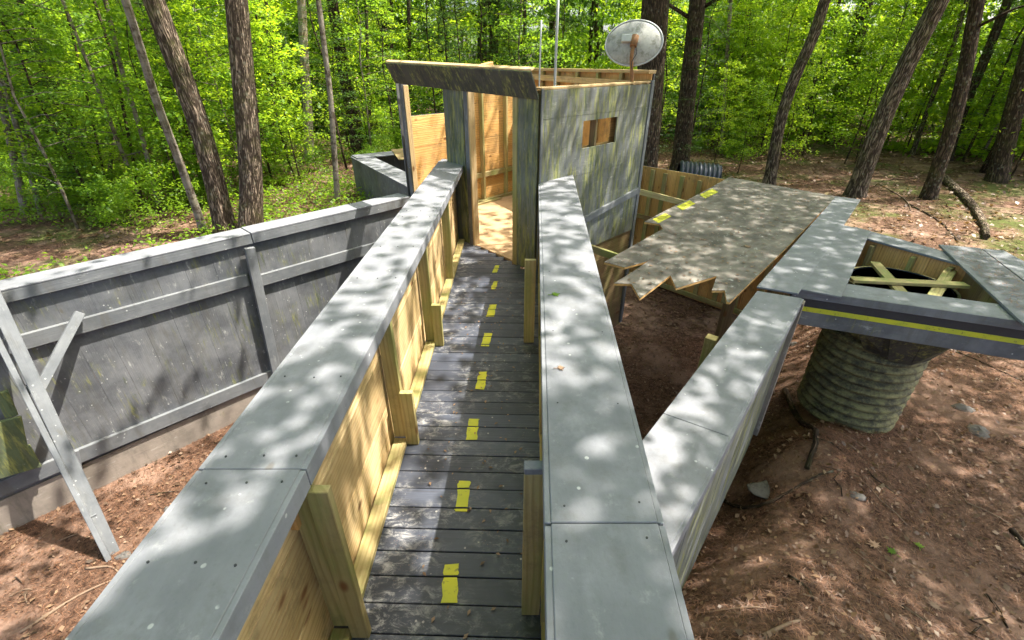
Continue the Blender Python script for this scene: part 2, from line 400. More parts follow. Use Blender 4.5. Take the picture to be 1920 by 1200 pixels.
# ------------------------------------------------------------------ the ground
def axis(n, lim):
    t = np.linspace(-1, 1, n); return np.sign(t) * (np.abs(t) * .06 + np.abs(t) ** 3.2 * .94) * lim
gx = axis(330, 350); gy = axis(330, 350) + 5
X, Y = np.meshgrid(gx, gy); Z = ground(X, Y)
Z = Z + (ng.random(X.shape) - .5) * .006 * (np.hypot(X, Y - 5) < 16)
me = bpy.data.meshes.new('ground'); n = 330
vv = np.stack([X.ravel(), Y.ravel(), Z.ravel()], 1)
i = np.arange(n * n).reshape(n, n); q = np.stack([i[:-1, :-1].ravel(), i[:-1, 1:].ravel(), i[1:, 1:].ravel(), i[1:, :-1].ravel()], 1)
me.vertices.add(len(vv)); me.vertices.foreach_set('co', vv.ravel()); me.loops.add(q.size); me.loops.foreach_set('vertex_index', q.ravel())
me.polygons.add(len(q)); me.polygons.foreach_set('loop_start', np.arange(0, q.size, 4)); me.polygons.foreach_set('loop_total', np.full(len(q), 4)); me.polygons.foreach_set('use_smooth', np.ones(len(q), bool))
me.update(); tag(link('ground', me, M['ground']), kind='structure')

# ------------------------------------------------------------------ walkway deck
wd = thing('walkway_deck', (-.2, 2.5, 0), 'dark painted plank walkway with dashed yellow line leading to the doorway', 'walkway')
mb = MB(); y = -1.6; rot = math.tan(R(1.6)); seams = []
while y < 6.9:
    bw = .139 * rng.uniform(.98, 1.02)
    xl, xr = -.93, .20 + .03 * max(0, y) + .15
    xr = min(xr, .36 if y < 5.5 else .22 - (y - 5.5) * .8)
    if xr > xl + .1:
        A = Vector((xl, y - xl * -rot * 0 - xl * rot, 0)); B = Vector((xr, y - xr * rot, 0))
        d = B - A; zt = rng.uniform(-.002, .002)
        mb.hexa(A + Vector((0, 0, -.032 + zt)), d, Vector((0, bw, 0)), (0, 0, .032))
        seams.append((y, y + bw))
    y += bw + .006
planks = mb.build('plank_surface', M['deck'], wd, bevel=.003)
joist = MB()
for x in (-.85, -.3, .2): joist.beam((x, -1.6, -.12), (x + (.05 if x > 0 else 0), 5.5, -.12), .04, .17)
joist.build('floor_joists', M['treated'], wd)
dash = [(826, 862, 1060, 1140, -3), (852, 884, 902, 960, -2), (873, 900, 786, 828, -2), (891, 915, 698, 730, -2), (901, 924, 625, 650, -1), (911, 933, 572, 594, -1), (919, 935, 528, 543, 0), (922, 938, 498, 512, 0)]
for (u0, u1, v0, v1, sk) in dash:
    a = P((u0 + u1) / 2 + 3, v0, 0); b = P((u0 + u1) / 2 - 3, v1, 0); wdt = (P(u1 - 4, (v0 + v1) / 2, 0) - P(u0 + 4, (v0 + v1) / 2, 0)).length
    m2 = MB()
    for (s0, s1) in seams:
        ys = -.3 * 0 - a.x * rot
        lo, hi = max(b.y, s0 + ys + .003), min(a.y, s1 + ys - .003)
        if hi - lo < .012: continue
        f = lambda yy: b.x + (a.x - b.x) * (yy - b.y) / (a.y - b.y)
        j = lambda: rng.uniform(-.006, .006)
        n_ = 4; lft, rgt = [], []
        for q_ in range(n_ + 1):
            yy = lo + (hi - lo) * q_ / n_; e_ = (j() * 1.5 if q_ in (0, n_) else 0)
            rgt.append((f(yy) + wdt / 2 + j(), yy + e_ * (lo == b.y or hi == a.y))); lft.append((f(yy) - wdt / 2 + j(), yy + j() * .5 * (q_ in (0, n_)) * (lo == b.y or hi == a.y)))
        pts = rgt + lft[::-1]
        m2.prism(pts, .0035, .0055)
    m2.build('painted_dash', M['yellow'], planks)

# ------------------------------------------------------------------ walkway rails
CZT = 1.14
def lerp(a, b, t): return tuple(p + (q - p) * t for p, q in zip(a, b))
lr = thing('walkway_railing', (-.9, 2.5, 0), 'solid wooden railing left of the dark walkway, wide grey cap over pine boards', 'railing')
li = lambda y: -.762 + .0073 * y          # inner edge of the cap
lo_ = lambda y: -1.110 + .0073 * y
for (y0, y1) in ((-1.6, 1.15), (1.152, 4.36), (4.362, 7.0)):
    y1b = 7.16 if y1 == 7.0 else y1
    m2 = MB().prism([(li(y0), y0), (li(y1), y1), (lo_(y1b), y1b), (lo_(y0), y0)], CZT - .02 + rng.uniform(-.001, .001), CZT + rng.uniform(-.002, .002), (0, 1))
    m2.build('cap', M['cap'], lr, bevel=.003)
    MB().beam((li(y0) + .010, y0, CZT - .045), (li(y1) + .010, y1 - .004, CZT - .045), .02, .085).build('edge_strip', M['cap'], lr, bevel=.002)
    MB().beam((lo_(y0) - .010, y0, CZT - .045), (lo_(y1) - .010, y1 - .004, CZT - .045), .02, .085).build('edge_strip', M['cap'], lr, bevel=.002)
MB().wall((li(0) - .012 - .095 - .018, -1.6), (li(0) - .125 + .05, 6.98), -.02, CZT - .022, .016, (-1, 0), 'h', .37).build('inner_boards', M['pine'], lr, bevel=.002)
MB().wall((lo_(0) + .02, -1.6), (lo_(0) + .07, 6.98), -.25, CZT - .022, .018, (-1, 0), 'v', .3).build('outer_boards', M['gray'], lr)
for ys in (-.1, 1.2, 2.47, 3.78, 5.25):
    m2 = MB().beam((li(ys) - .058, ys, .045), (li(ys) - .058, ys, CZT - .023), .045, .092, up=(1, 0, 0)); m2.build('stud', M['treated'], lr, bevel=.003)
for (ya, yb) in ((-1.6, -.13), (-.07, 1.17), (1.23, 2.44), (2.5, 3.75), (3.81, 5.22), (5.28, 6.7)):
    MB().beam((li(ya) - .058, ya, .024), (li(yb) - .058, yb, .024), .092, .04).build('bottom_plate', M['treated'], lr, bevel=.003)
for (ys, zt, mt) in ((1.145, 1.02, 'treated'), (2.41, .47, 'treated'), (3.72, .45, 'treated')):
    MB().beam((li(ys) + .03, ys + .02, .005), (li(ys) + .03, ys + .02, zt), .04, .086, up=(1, 0, 0)).build('support_block', M[mt], lr, bevel=.003)
# a square cut-out hatch in the near panel
ha = MB().wall((li(0) - .108, -1.5), (li(0) - .108, 1.14), .87, CZT - .024, .03, (1, 0), 'h', .5); ha.build('overlay_board', M['pine'], lr, bevel=.002)
MB().beam((li(0) - .09, 1.165, .80), (li(0) - .09, 1.165, 1.10), .03, .03, up=(1, 0, 0)).build('overlay_end', M['orange'], lr)

rr = thing('walkway_railing', (.4, 2.5, 0), 'solid wooden railing right of the dark walkway, under a wide pale grey cap', 'railing')
ri = lambda y: .079 + .0465 * y
ro = lambda y: .403 + .0603 * y
for (y0, y1) in ((-1.6, .93), (.933, 6.1)):
    yo = 6.42 if y1 == 6.1 else y1
    yi = 5.98 if y1 == 6.1 else y1
    pts = [(ri(y0), y0), (ro(y0), y0), (ro(yo), yo)] + ([(.55, 6.34), (ri(yi), yi)] if y1 == 6.1 else [(ri(y1), y1)])
    MB().prism(pts, CZT - .02 + rng.uniform(-.001, .001), CZT + rng.uniform(-.002, .002), (0, 1)).build('cap', M['cap'], rr, bevel=.003)
    MB().beam((ro(y0) + .01, y0, CZT - .045), (ro(yo) + .01, yo - .006, CZT - .045), .02, .085).build('edge_strip', M['cap'], rr, bevel=.002)
    MB().beam((ri(y0) - .01, y0, CZT - .045), (ri(yi) - .01, yi - .006, CZT - .045), .02, .085).build('edge_strip', M['cap'], rr, bevel=.002)
MB().wall((ri(-1.6) + .11, -1.6), (ri(5.75) + .11, 5.75), -.05, CZT - .022, .016, (1, -.05), 'h', .37).build('inner_boards', M['pine'], rr)
MB().wall((ro(-1.6) - .03, -1.6), (ro(6.2) - .03, 6.2), -1.9, CZT - .022, .018, (1, -.06), 'v', .3).build('outer_boards', M['gray'], rr)
for ys in (-.1, 1.22, 2.5, 3.86, 5.1):
    MB().beam((ri(ys) + .05, ys, .002), (ri(ys) + .05, ys, CZT - .023), .045, .092, up=(1, 0, 0)).build('stud', M['treated'], rr, bevel=.003)
MB().beam((ri(-1.6) + .05, -1.6, .024), (ri(5.6) + .05, 5.6, .024), .085, .04).build('bottom_plate', M['treated'], rr, bevel=.003)
MB().beam((.092, 1.27, .005), (.092, 1.27, 1.0), .045, .088, up=(1, 0, 0)).build('support_block', M['treated'], rr, bevel=.003)
MB().beam((.092, 1.27, 1.0), (.092, 1.27, 1.032), .047, .09, up=(1, 0, 0)).build('block_top', M['cap'], rr, bevel=.003)
MB().beam((.165, 3.80, .005), (.165, 3.80, .87), .045, .1, up=(1, 0, 0)).build('support_block', M['treated'], rr, bevel=.003)

def screws(parent, pts_):
    first = None
    for p in pts_:
        if first is None:
            first = MB().tube([(p[0], p[1], p[2] - .004), (p[0], p[1], p[2] + .0022)], .004, 8).build('screw_head', M['black'], parent); base_ = Vector(p); o = first
        else:
            o = first.copy(); COL.objects.link(o); o.parent = parent; o.location = Vector(p) - base_
screws(lr, [(f(y) + d, y + rng.uniform(-.01, .01), CZT + .001) for y in (.45, .8, 1.09, 1.21, 1.7, 2.8, 3.4, 4.2, 4.4, 5.3, 6.2) for f, d in ((li, -.04), (lo_, .05), (li, -.16))])
screws(rr, [(f(y) + d, y + rng.uniform(-.01, .01), CZT + .001) for y in (.5, .87, 1.0, 1.5, 2.1, 2.9, 3.7, 4.6, 5.6) for f, d in ((ri, .045), (ro, -.045))])
# ------------------------------------------------------------------ tower
D0 = Vector((.32, 5.58)); D1 = Vector((-1.72, 7.84)); R1 = Vector((1.98, 7.29)); L1 = Vector((.39, 10.1))
dd = (D1 - D0).normalized(); on = Vector((-.74, -.672)); rw = (R1 - D0); rwL = rw.length; rwd = rw / rwL; rn = Vector((rwd.y, -rwd.x))
lwd = (L1 - D1).normalized(); ln = Vector((-lwd.y, lwd.x)); bwd = (L1 - R1).normalized(); bn = Vector((bwd.y, -bwd.x))
tw = thing('lookout_tower', (0, 7.6, 0), 'roofless plank cabin at the walkway end with open doorway and dark sloping front board', 'playhouse')
ad = lambda s: (D0.x + dd.x * s, D0.y + dd.y * s)
FT = 2.10
m2 = MB().wall(ad(.02), ad(.42), -.02, FT, .022, on, 'v', .5); m2.build('front_pillar', M['front'], tw, bevel=.003)
for s_, mt in ((.40, 'treated'), (1.36, 'gray'), (2.99, 'gray')):
    p = ad(s_); q = Vector(p) - on * .06
    MB().hexa((q.x - dd.x * .045 - on.x * 0, q.y - dd.y * .045, -.03 if s_ < 2.5 else -1.6), (*(dd * .085), 0), (*(on * .09), 0), (0, 0, FT + (.02 if s_ > 2.5 else -.01) + (.03 if s_ < 2.5 else 1.6)), 2).build('door_post' if s_ < 2 else 'corner_post', M[mt], tw, bevel=.004)
q = Vector(ad(2.93)) - on * .08
MB().hexa((q.x, q.y, -.02), (*(dd * .04), 0), (*(on * .085), 0), (0, 0, 2.12), 2).build('corner_post', M['pine'], tw, bevel=.003)
q = Vector(ad(1.285)) - on * .07
MB().hexa((q.x, q.y, -.02), (*(dd * .03), 0), (*(on * .1), 0), (0, 0, 2.1), 2).build('door_post', M['pine'], tw, bevel=.003)
MB().wall(ad(1.43), ad(1.87), -.02, FT, .022, on, 'v', .23).build('front_panel', M['front'], tw, bevel=.003)
# sloping board over the front
a_, b_ = .13, .27
lo1 = Vector((*ad(3.10), 2.13)); lo2 = Vector((*ad(-.01), 2.05)); out = Vector((on.x * a_, on.y * a_, b_))
lo1 += Vector((on.x, on.y, 0)) * .03; lo2 += Vector((on.x, on.y, 0)) * .03
nrm = (lo2 - lo1).cross(out).normalized()
mhb = MB().hexa(lo2, lo1 - lo2, out, nrm * .02, 0); hb = mhb.build('header_board', M['awning'], tw, bevel=.003)
MB().hexa(lo2 + out + Vector((0, 0, .002)) - nrm * .045, lo1 - lo2, nrm * .05, (0, 0, .018), 0).build('header_edge', M['pine'], hb, bevel=.003)
for s_ in (.95, ):
    p = Vector((*ad(s_), 2.36)); MB().beam(p + Vector((-.05, -.1, 0)), p + Vector((.06, .1, .03)), .07, .04).build('roof_block', M['orange'], tw, bevel=.003)
# right wall with slot window
op = (.80, 1.57, 1.44, 1.765)
MB().wall(D0, R1, .01, 2.135, .020, rn, 'h', .36, [op], gap=.0015).build('side_wall', M['green'], tw)
q0 = D0 - rn * .1; q1 = R1 - rn * .1
MB().wall(q0 + rwd * .02, q1, .01, 2.13, .016, -rn, 'h', .3, [op]).build('side_lining', M['orange'], tw)
sb = MB()
for s_ in (.05, .60, 1.10, 1.85, 2.25):
    p = D0 + rwd * s_ - rn * .002
    sb.hexa((p.x, p.y, .01), (*(rwd * .042), 0), (*(-rn * .09), 0), (0, 0, 2.12), 2)
sb.build('side_framing', M['oldwood'], tw)
MB().beam((*(D0 + rwd * -.0 - rn * .045), 2.15), (*(R1 - rn * .045), 2.16), .11, .026).build('top_plate', M['pine'], tw, bevel=.003)
p = D0 + rwd * .75; q = R1
MB().beam((*(p + rn * .04), .46), (*(q + rn * .04), .655), .04, .09).build('ledger_strip', M['trim'], tw, bevel=.003)
MB().beam((*(D0 + rn * .024 - rwd * .0), .0), (*(D0 + rn * .024), 2.15), .012, .03, up=(*rwd, 0)).build('corner_strip', M['trim'], tw)
MB().wall(D0 - rn * .02, R1 - rn * .02, -1.8, -.012, .02, rn, 'h', .3).build('underfloor_boards', M['oldwood'], tw)
MB().beam((*(R1 + rn * .01), -1.75), (*(R1 + rn * .01), 2.18), .05, .07, up=(*rwd, 0)).build('corner_post', M['trim'], tw, bevel=.003)
# left wall: low boards, slot, then full height
LL = (L1 - D1).length
MB().wall(D1, L1, -.02, 2.2, .016, -ln, 'h', .30, [(.08, 1.15, 1.65, 2.16)]).build('inner_boards', M['orange'], tw, bevel=.002)
MB().wall(D1 + ln * .09, L1 + ln * .09, -1.6, 2.2, .018, ln, 'v', .3, [(.08, 1.15, 1.65, 2.16)]).build('outer_boards', M['gray'], tw)
for s_ in (1.20, 1.62, 2.25, 2.8):
    p = D1 + lwd * s_ - ln * .02
    MB().hexa((p.x, p.y, .02), (*(lwd * .045), 0), (*(-ln * .085), 0), (0, 0, 2.17), 2).build('stud', M['treated'], tw, bevel=.003)
p, q = D1 + lwd * .1 - ln * .07, L1 - ln * .07
MB().beam((*(D1 + lwd * 1.25 - ln * .06), .52), (*(L1 - ln * .06), .52), .04, .09).build('girt', M['treated'], tw, bevel=.003)
MB().beam((*p, .03), (*q, .03), .09, .045).build('bottom_plate', M['treated'], tw, bevel=.003)
MB().beam((*(p - ln * .1), .022), (*(p - ln * .1 + lwd * 1.9), .022), .07, .035).build('kick_board', M['treated'], tw, bevel=.003)
# back wall
MB().wall(R1, L1, -.02, 2.26, .018, -bn if (D0 - R1).dot(bn) < 0 else bn, 'v', .3).build('back_boards', M['orange'], tw)
inn = (Vector((0, 7.5)) - (R1 + L1) / 2).normalized()
MB().wall(R1 - inn * .05, L1 - inn * .05, -1.6, 2.26, .018, -inn, 'v', .3).build('outer_boards', M['gray'], tw)
MB().beam((*R1, 2.285), (*L1, 2.285), .14, .045).build('top_plate', M['pine'], tw, bevel=.003)
for t in (.18, .35, .52, .7, .85):
    p = R1.lerp(L1, t) + inn * .06
    MB().beam((*p, 0), (*p, 2.26), .045, .09, up=(*inn, 0)).build('stud', M['treated'], tw)
MB().beam((*(R1 + inn * .09), 2.12), (*(L1 + inn * .09), 2.16), .04, .09).build('girt', M['pine'], tw)
MB().prism([tuple(D0 + dd * .02), tuple(D1), tuple(L1), tuple(R1)], -.03, .006, tuple(rwd)).build('floor_sheet', M['brownply'], tw)

# antennas and dish on the tower
p = P(1012, 163, 2.1); 
def onplane(u, v, y):
    r = ray(u, v); s = y / r.y; return Vector((r.x * s, r.y * s, CAMZ + r.z * s))
for (u0, v0, u1, v1, yy, rd, lb) in ((1011, 160, 1015, 38, 6.3, .010, 'thinner shorter grey antenna rod rising from the tower, left of the taller one'), (1040, 160, 1049, -60, 6.7, .017, 'taller thicker grey antenna pole rising from inside the tower')):
    a, b = onplane(u0, v0, yy), onplane(u1, v1, yy)
    a0 = a + (b - a) * (0.0 - a.z) / (b.z - a.z)
    t = thing('antenna_pole', (a0.x, a0.y, .01), lb, 'antenna')
    MB().tube([a0 + Vector((0, 0, .01)), a, (a + b) / 2, b], rd, 10).build('rod', M['metal'], t)
    MB().tube([a0 + Vector((0, 0, .006)), a0 + Vector((0, 0, .05))], rd * 2.4, 10).build('socket', M['metal'], t)
def m_dish():
    m = NM('weathered dish paint'); pos = m.pos()
    col = m.mix(m.step(m.noise(pos, 5, 6, .7), .3, .7), (.27, .28, .28), (.42, .42, .40))
    col = m.mix(m.math('MULTIPLY', m.step(m.noise(pos, 11, 8, .8), .47, .66), .75), col, (.13, .13, .09))
    return m.done(col, .5)
dc = onplane(1188, 81, 7.05); mast0 = onplane(1187, 147, 7.0)
dish = thing('satellite_dish', (mast0.x, mast0.y, mast0.z), 'weathered blue-grey oval satellite dish on a rusty mast above the tower side wall', 'satellite dish')
view = (Vector((0, 0, CAMZ)) - dc).normalized(); dn = (view + Vector((-.12, 0, .36))).normalized()   # its back faces the walkway
ax = Vector((0, 0, 1)).cross(dn).normalized(); ay = dn.cross(ax)
m2 = MB(); rings, seg = 9, 40; r0 = (rng.random(), .5)
for side in (0, 1):
    base = len(m2.v)
    for i in range(rings):
        k = i / (rings - 1)
        for j in range(seg):
            t = 2 * math.pi * j / seg
            m2.v.append(dc + (ax * math.cos(t) * .37 + ay * math.sin(t) * .275) * k + dn * (.075 * (1 - k * k) - side * .014))
    for i in range(rings - 1):
        for j in range(seg):
            f = [base + i * seg + j, base + i * seg + (j + 1) % seg, base + (i + 1) * seg + (j + 1) % seg, base + (i + 1) * seg + j]
            if side: f = f[::-1]
            m2.f.append(f); m2.r.append(r0); m2.smooth.append(True); m2.uv += [(0, 0)] * 4
for j in range(seg):
    a = (rings - 1) * seg; b = rings * seg + a
    m2.f.append([a + j, a + (j + 1) % seg, b + (j + 1) % seg, b + j]); m2.r.append(r0); m2.smooth.append(False); m2.uv += [(0, 0)] * 4
refl = m2.build('reflector', m_dish(), dish)
m3 = MB().tube([dc + ax * math.cos(2 * math.pi * q / 40) * .37 + ay * math.sin(2 * math.pi * q / 40) * .275 for q in range(41)], .011, 6, cap=False); m3.build('rim', M['metal'], refl)
hub = dc + dn * .10
MB().tube([hub - ay * .02 + ax * .05, hub - ay * .16 + ax * .07, hub - ay * .26 + ax * .02, hub - ay * .34 + ax * .035], .005, 6).build('cable', M['black'], dish)
MB().beam(hub - ax * .15 + ay * .02, hub + ax * .06 + ay * .02, .07, .09, up=ay).build('bracket', M['metal'], dish, bevel=.008)
m2 = MB().tube([hub + ay * .05 + ax * .02, hub - ay * .08 + ax * .015 + dn * .02], [.05, .045], 12); m2.build('mast_clamp', M['rust'], dish)
base_m = Vector((mast0.x, mast0.y, 2.05))
MB().tube([hub - ay * .05 + ax * .015 + dn * .02, hub - ay * .2 + ax * .01, base_m.lerp(hub, .25), base_m], .024, 12).build('mast', M['rust'], dish)

# ------------------------------------------------------------------ left palisade
HZ = .42
gw0 = Vector((-1.78, 7.80)); gd = Vector((-.68, -.73)).normalized(); gn = Vector((.73, -.68)).normalized()   # towards the yard
pw = thing('palisade_wall', (-4, 5.4, -2.3), 'long weathered grey board wall with battens and a flat cap, left of the walkway', 'wall')
Lg = 6.6
g = lambda s: gw0 + gd * s
MB().wall(g(0), g(Lg), -1.90, HZ - .05, .02, gn, 'v', .31, gap=.0015).build('wall_boards', M['gray'], pw, bevel=.001)
MB().wall(g(0), g(Lg), -2.5, -1.904, .035, gn, 'h', .6).build('plinth', M['base'], pw)
for (a, b) in ((0, 2.58), (2.592, Lg)):
    A, B = g(a), g(b)
    MB().prism([tuple(A + gn * .07), tuple(B + gn * .07), tuple(B - gn * .27), tuple(A - gn * .27)], HZ - .022, HZ + rng.uniform(-.004, .003), tuple(gd)).build('cap', M['cap'], pw, bevel=.004)
    MB().beam((*(A + gn * .05), HZ - .085), (*(B + gn * .05), HZ - .085), .035, .125).build('fascia', M['trim'], pw, bevel=.004)
for (z, a, b) in ((-.285, 0, 2.66), (-.205, 2.78, Lg)):
    MB().beam((*(g(a) + gn * .048), z), (*(g(b) + gn * .048), z + (.05 if a > 1 else .02)), .05, .17).build('batten', M['trim'], pw, bevel=.005)
MB().beam((*(g(0) + gn * .048), -1.84), (*(g(Lg) + gn * .048), -1.73), .05, .19).build('batten', M['trim'], pw, bevel=.005)
MB().beam((*(g(2.66) + gn * .10), HZ - .18), (*(g(2.80) + gn * .10), -1.74), .06, .125, up=(*gd, 0)).build('upright', M['trim'], pw, bevel=.005)
MB().wall(g(0) - gn * .03, g(Lg) - gn * .03, -.8, HZ - .05, .02, -gn, 'v', .31).build('back_boards', M['gray'], pw)

# second wall at the far left, turned towards us, with mossy planks
q0 = g(5.62); q1 = q0 + Vector((.0, -1.0)) * 3.0
# leaning prop
pr = thing('leaning_prop', tuple(P(207, 1038, -2.3)), 'tall grey twin-rail timber prop leaning against the palisade, with a short diagonal brace', 'timber prop')
def onwall(u, v, off=.1):            # a point on the palisade face, off metres in front of it
    r = ray(u, v); k = (gw0 + gn * off).dot(gn) / (r.x * gn.x + r.y * gn.y); return Vector((r.x * k, r.y * k, CAMZ + r.z * k))
zf = G(-4.0, 2.9)
for k, ((fu, fv), (tu, tv)) in enumerate((((201, 1043), (-20, 605)), ((211, 1033), (-4, 570)))):
    a = P(fu, fv, zf); b = onwall(tu, tv, .16)
    MB().beam(a - (b - a) * .02, b + (b - a) * .12, (.05, .11)[k], (.10, .05)[k], up=(gn.x, gn.y, 0)).build('rail', M['trim'], pr, bevel=.005)
fa, fb = P(204, 1038, zf), onwall(-8, 598, .16)
for t in (.16, .72):
    c = fa.lerp(fb, t); MB().beam(c - Vector((gd.x, gd.y, 0)) * .05, c + Vector((gd.x, gd.y, 0)) * .05, .04, .10).build('spacer', M['trim'], pr, bevel=.004)
MB().beam(fa.lerp(fb, .70) + Vector((.05, 0, 0)), onwall(150, 586, .12), .09, .05, up=(gn.x, gn.y, 0)).build('brace', M['trim'], pr, bevel=.005)
MB().beam(onwall(140, 845, .1), onwall(152, 905, .1), .07, .05, up=(gn.x, gn.y, 0)).build('spacer', M['trim'], pr, bevel=.004)
# mossy board stack lower left
ms = thing('mossy_boards', tuple(P(30, 900, -2.2)), 'moss-green wide planks fixed low on the palisade at the left edge', 'boards')
for (ua, va, ub, vb, u2, v2) in ((-60, 868, 52, 836, 40, 778), (-60, 912, 78, 872, 56, 832)):
    a, b, c = onwall(ua, va, .13), onwall(ub, vb, .13), onwall(u2, v2, .13)
    MB().hexa(a, b - a, c - b, (*(gn * .04), 0), 0).build('plank', M['mossy'], ms, bevel=.006)
MB().beam(onwall(2, 735, .1), onwall(22, 780, .1), .10, .05, up=(gn.x, gn.y, 0)).build('stake', M['mossy'], ms, bevel=.005)

# ------------------------------------------------------------------ hull wall on the right of the pit
hw = thing('hull_wall', (1.8, 2.7, -1), 'low diagonal wooden wall with grey cap, running from the right railing to the bow', 'wall')
A0, A1 = Vector((.62, 1.83)), Vector((2.446, 4.094)); B0, B1 = Vector((.62, 1.19)), Vector((2.80, 3.93))
A0 = A1 + (A1 - Vector((.748, 1.987))) * -1.25; B0 = B1 + (B1 - Vector((.719, 1.31))) * -1.2
t = .62
ca, cb = A0.lerp(A1, t), B0.lerp(B1, t - .07)
ca, cb = Vector((.98, 2.27)), Vector((1.32, 2.06))
MB().prism([tuple(A0), tuple(ca), tuple(cb), tuple(B0)], HZ - .025, HZ, (.62, .79)).build('cap', M['cap'], hw, bevel=.003)
MB().prism([tuple(ca + Vector((.003, .004))), tuple(A1), tuple(B1), tuple(cb + Vector((.003, .004)))], HZ - .024, HZ - .001, (.62, .79)).build('cap', M['cap'], hw, bevel=.003)
hd_ = (B1 - B0).normalized(); hn = Vector((hd_.y, -hd_.x))
MB().beam((*(B0 + hn * .01), HZ - .06), (*(B1 + hn * .01), HZ - .06), .02, .11).build('edge_strip', M['cap'], hw, bevel=.002)
MB().wall(B0 - hn * .03, B1 - hn * .03, -1.5, HZ - .026, .022, hn, 'v', .28).build('outer_boards', M['green'], hw, bevel=.002)
MB().wall(A0 + hn * .03, A1 + hn * .03, -2.35, HZ - .03, .022, -hn, 'v', .28).build('inner_boards', M['oldwood'], hw)
MB().beam((*(B1 - hd_ * .02 + hn * .01), -1.3), (*(B1 - hd_ * .02 + hn * .01), HZ - .03), .05, .1, up=(*hd_, 0)).build('end_post', M['base'], hw, bevel=.004)
sp_ = P(1335, 632, .14)
MB().beam(sp_ + Vector((.0, 0, -1.9)), sp_, .10, .10, up=(*hd_, 0)).build('post', M['treated'], hw, bevel=.004)

# ------------------------------------------------------------------ bow
bo = thing('bow_frame', (3.6, 4.3, -1), 'pointed grey bow frame with black and yellow striped front beam, above the ribbed pipe', 'wooden frame')
F0 = Vector((2.84, 4.155)); F1 = Vector((5.3, 3.18)); fd = (F1 - F0).normalized(); fn = Vector((fd.y, -fd.x))
bk0 = Vector((3.0, 4.45)); bk1 = Vector((4.6, 3.86))
MB().prism([tuple(F0), tuple(F1), tuple(F1 - fn * .33), tuple(F0 - fn * .33)], HZ - .03, HZ - .004, tuple(fd)).build('cap', M['cap'], bo, bevel=.003)
MB().beam((*(F0 + fn * .012), HZ - .045), (*(F1 + fn * .012), HZ - .045), .02, .085).build('fascia', M['trim'], bo, bevel=.002)
mfb = MB().beam((*(F0 - fn * .02), HZ - .22), (*(F1 - fn * .02), HZ - .22), .045, .34); fbeam = mfb.build('front_beam', M['gray'], bo, bevel=.004)
MB().beam((*(F0 + fn * .004), HZ - .135), (*(F1 + fn * .004), HZ - .135), .004, .085).build('black_stripe', M['black'], fbeam)
MB().beam((*(F0 + fn * .005), HZ - .205), (*(F1 + fn * .005), HZ - .205), .005, .05).build('yellow_stripe', M['yellow'], fbeam)
MB().beam((*(F0 - fn * .30), HZ - .2), (*(F1 - fn * .30), HZ - .2), .04, .3).build('inner_beam', M['pine'], bo)
# far cap and its inner boards
C0, C1 = Vector((4.45, 5.95)), Vector((5.13, 4.70)); cd = (C1 - C0).normalized(); cn = Vector((-cd.y, cd.x))
MB().prism([tuple(C0), tuple(C1), tuple(C1 + cn * .30), tuple(C0 + cn * .36)], HZ - .03, HZ - .004, tuple(cd)).build('cap', M['cap'], bo, bevel=.003)
MB().wall(C0 + cn * .04, C1 + cn * .04, -1.0, HZ - .034, .02, cn, 'v', .25).build('inner_boards', M['orange'], bo)
for t in (.3, .62, .88):
    p = C0.lerp(C1, t) + cn * .0; MB().beam((*p, -.9), (*p, HZ - .07), .045, .09, up=(*cn, 0)).build('stud', M['treated'], bo, bevel=.003)
MB().wall(C0 + cn * .04, Vector((4.2, 6.6)), -1.0, HZ - .034, .02, (1, 1), 'v', .25).build('side_boards', M['pine'], bo)
# right-hand cover planks
q = [P(1760, 459, HZ + .02), P(1838, 466, HZ + .02), P(1960, 560, HZ + .02), P(1960, 640, HZ + .02), P(1908, 598, HZ + .02)]
MB().prism([p.xy[:] for p in q], HZ + .002, HZ + .026, (-.5, -1)).build('cover_plank', M['cap'], bo, bevel=.003)
q = [P(1841, 466.5, HZ + .02), P(1882, 470, HZ + .02), P(1975, 520, HZ + .02), P(1985, 575, HZ + .02)]
MB().prism([p.xy[:] for p in q], HZ + .001, HZ + .024, (-.5, -1)).build('cover_plank', M['cap'], bo, bevel=.003)
e0, e1 = q[0], q[1]
MB().wall(Vector((5.2, 4.85)), Vector((4.62, 3.8)), .06, HZ - .01, .02, (1, -.5), 'v', .22).build('inner_boards', M['oldwood'], bo)
for (a, b) in (((1640, 493), (1700, 560)), ((1595, 524), (1812, 535)), ((1782, 508), (1748, 560))):
    pa, pb = P(*a, HZ - .12 + .04 * (a[0] == 1595)), P(*b, HZ - .12 + .04 * (a[0] == 1595))
    MB().beam(pa, pb, .11, .035).build('loose_batten', M['treated'], bo, bevel=.004)
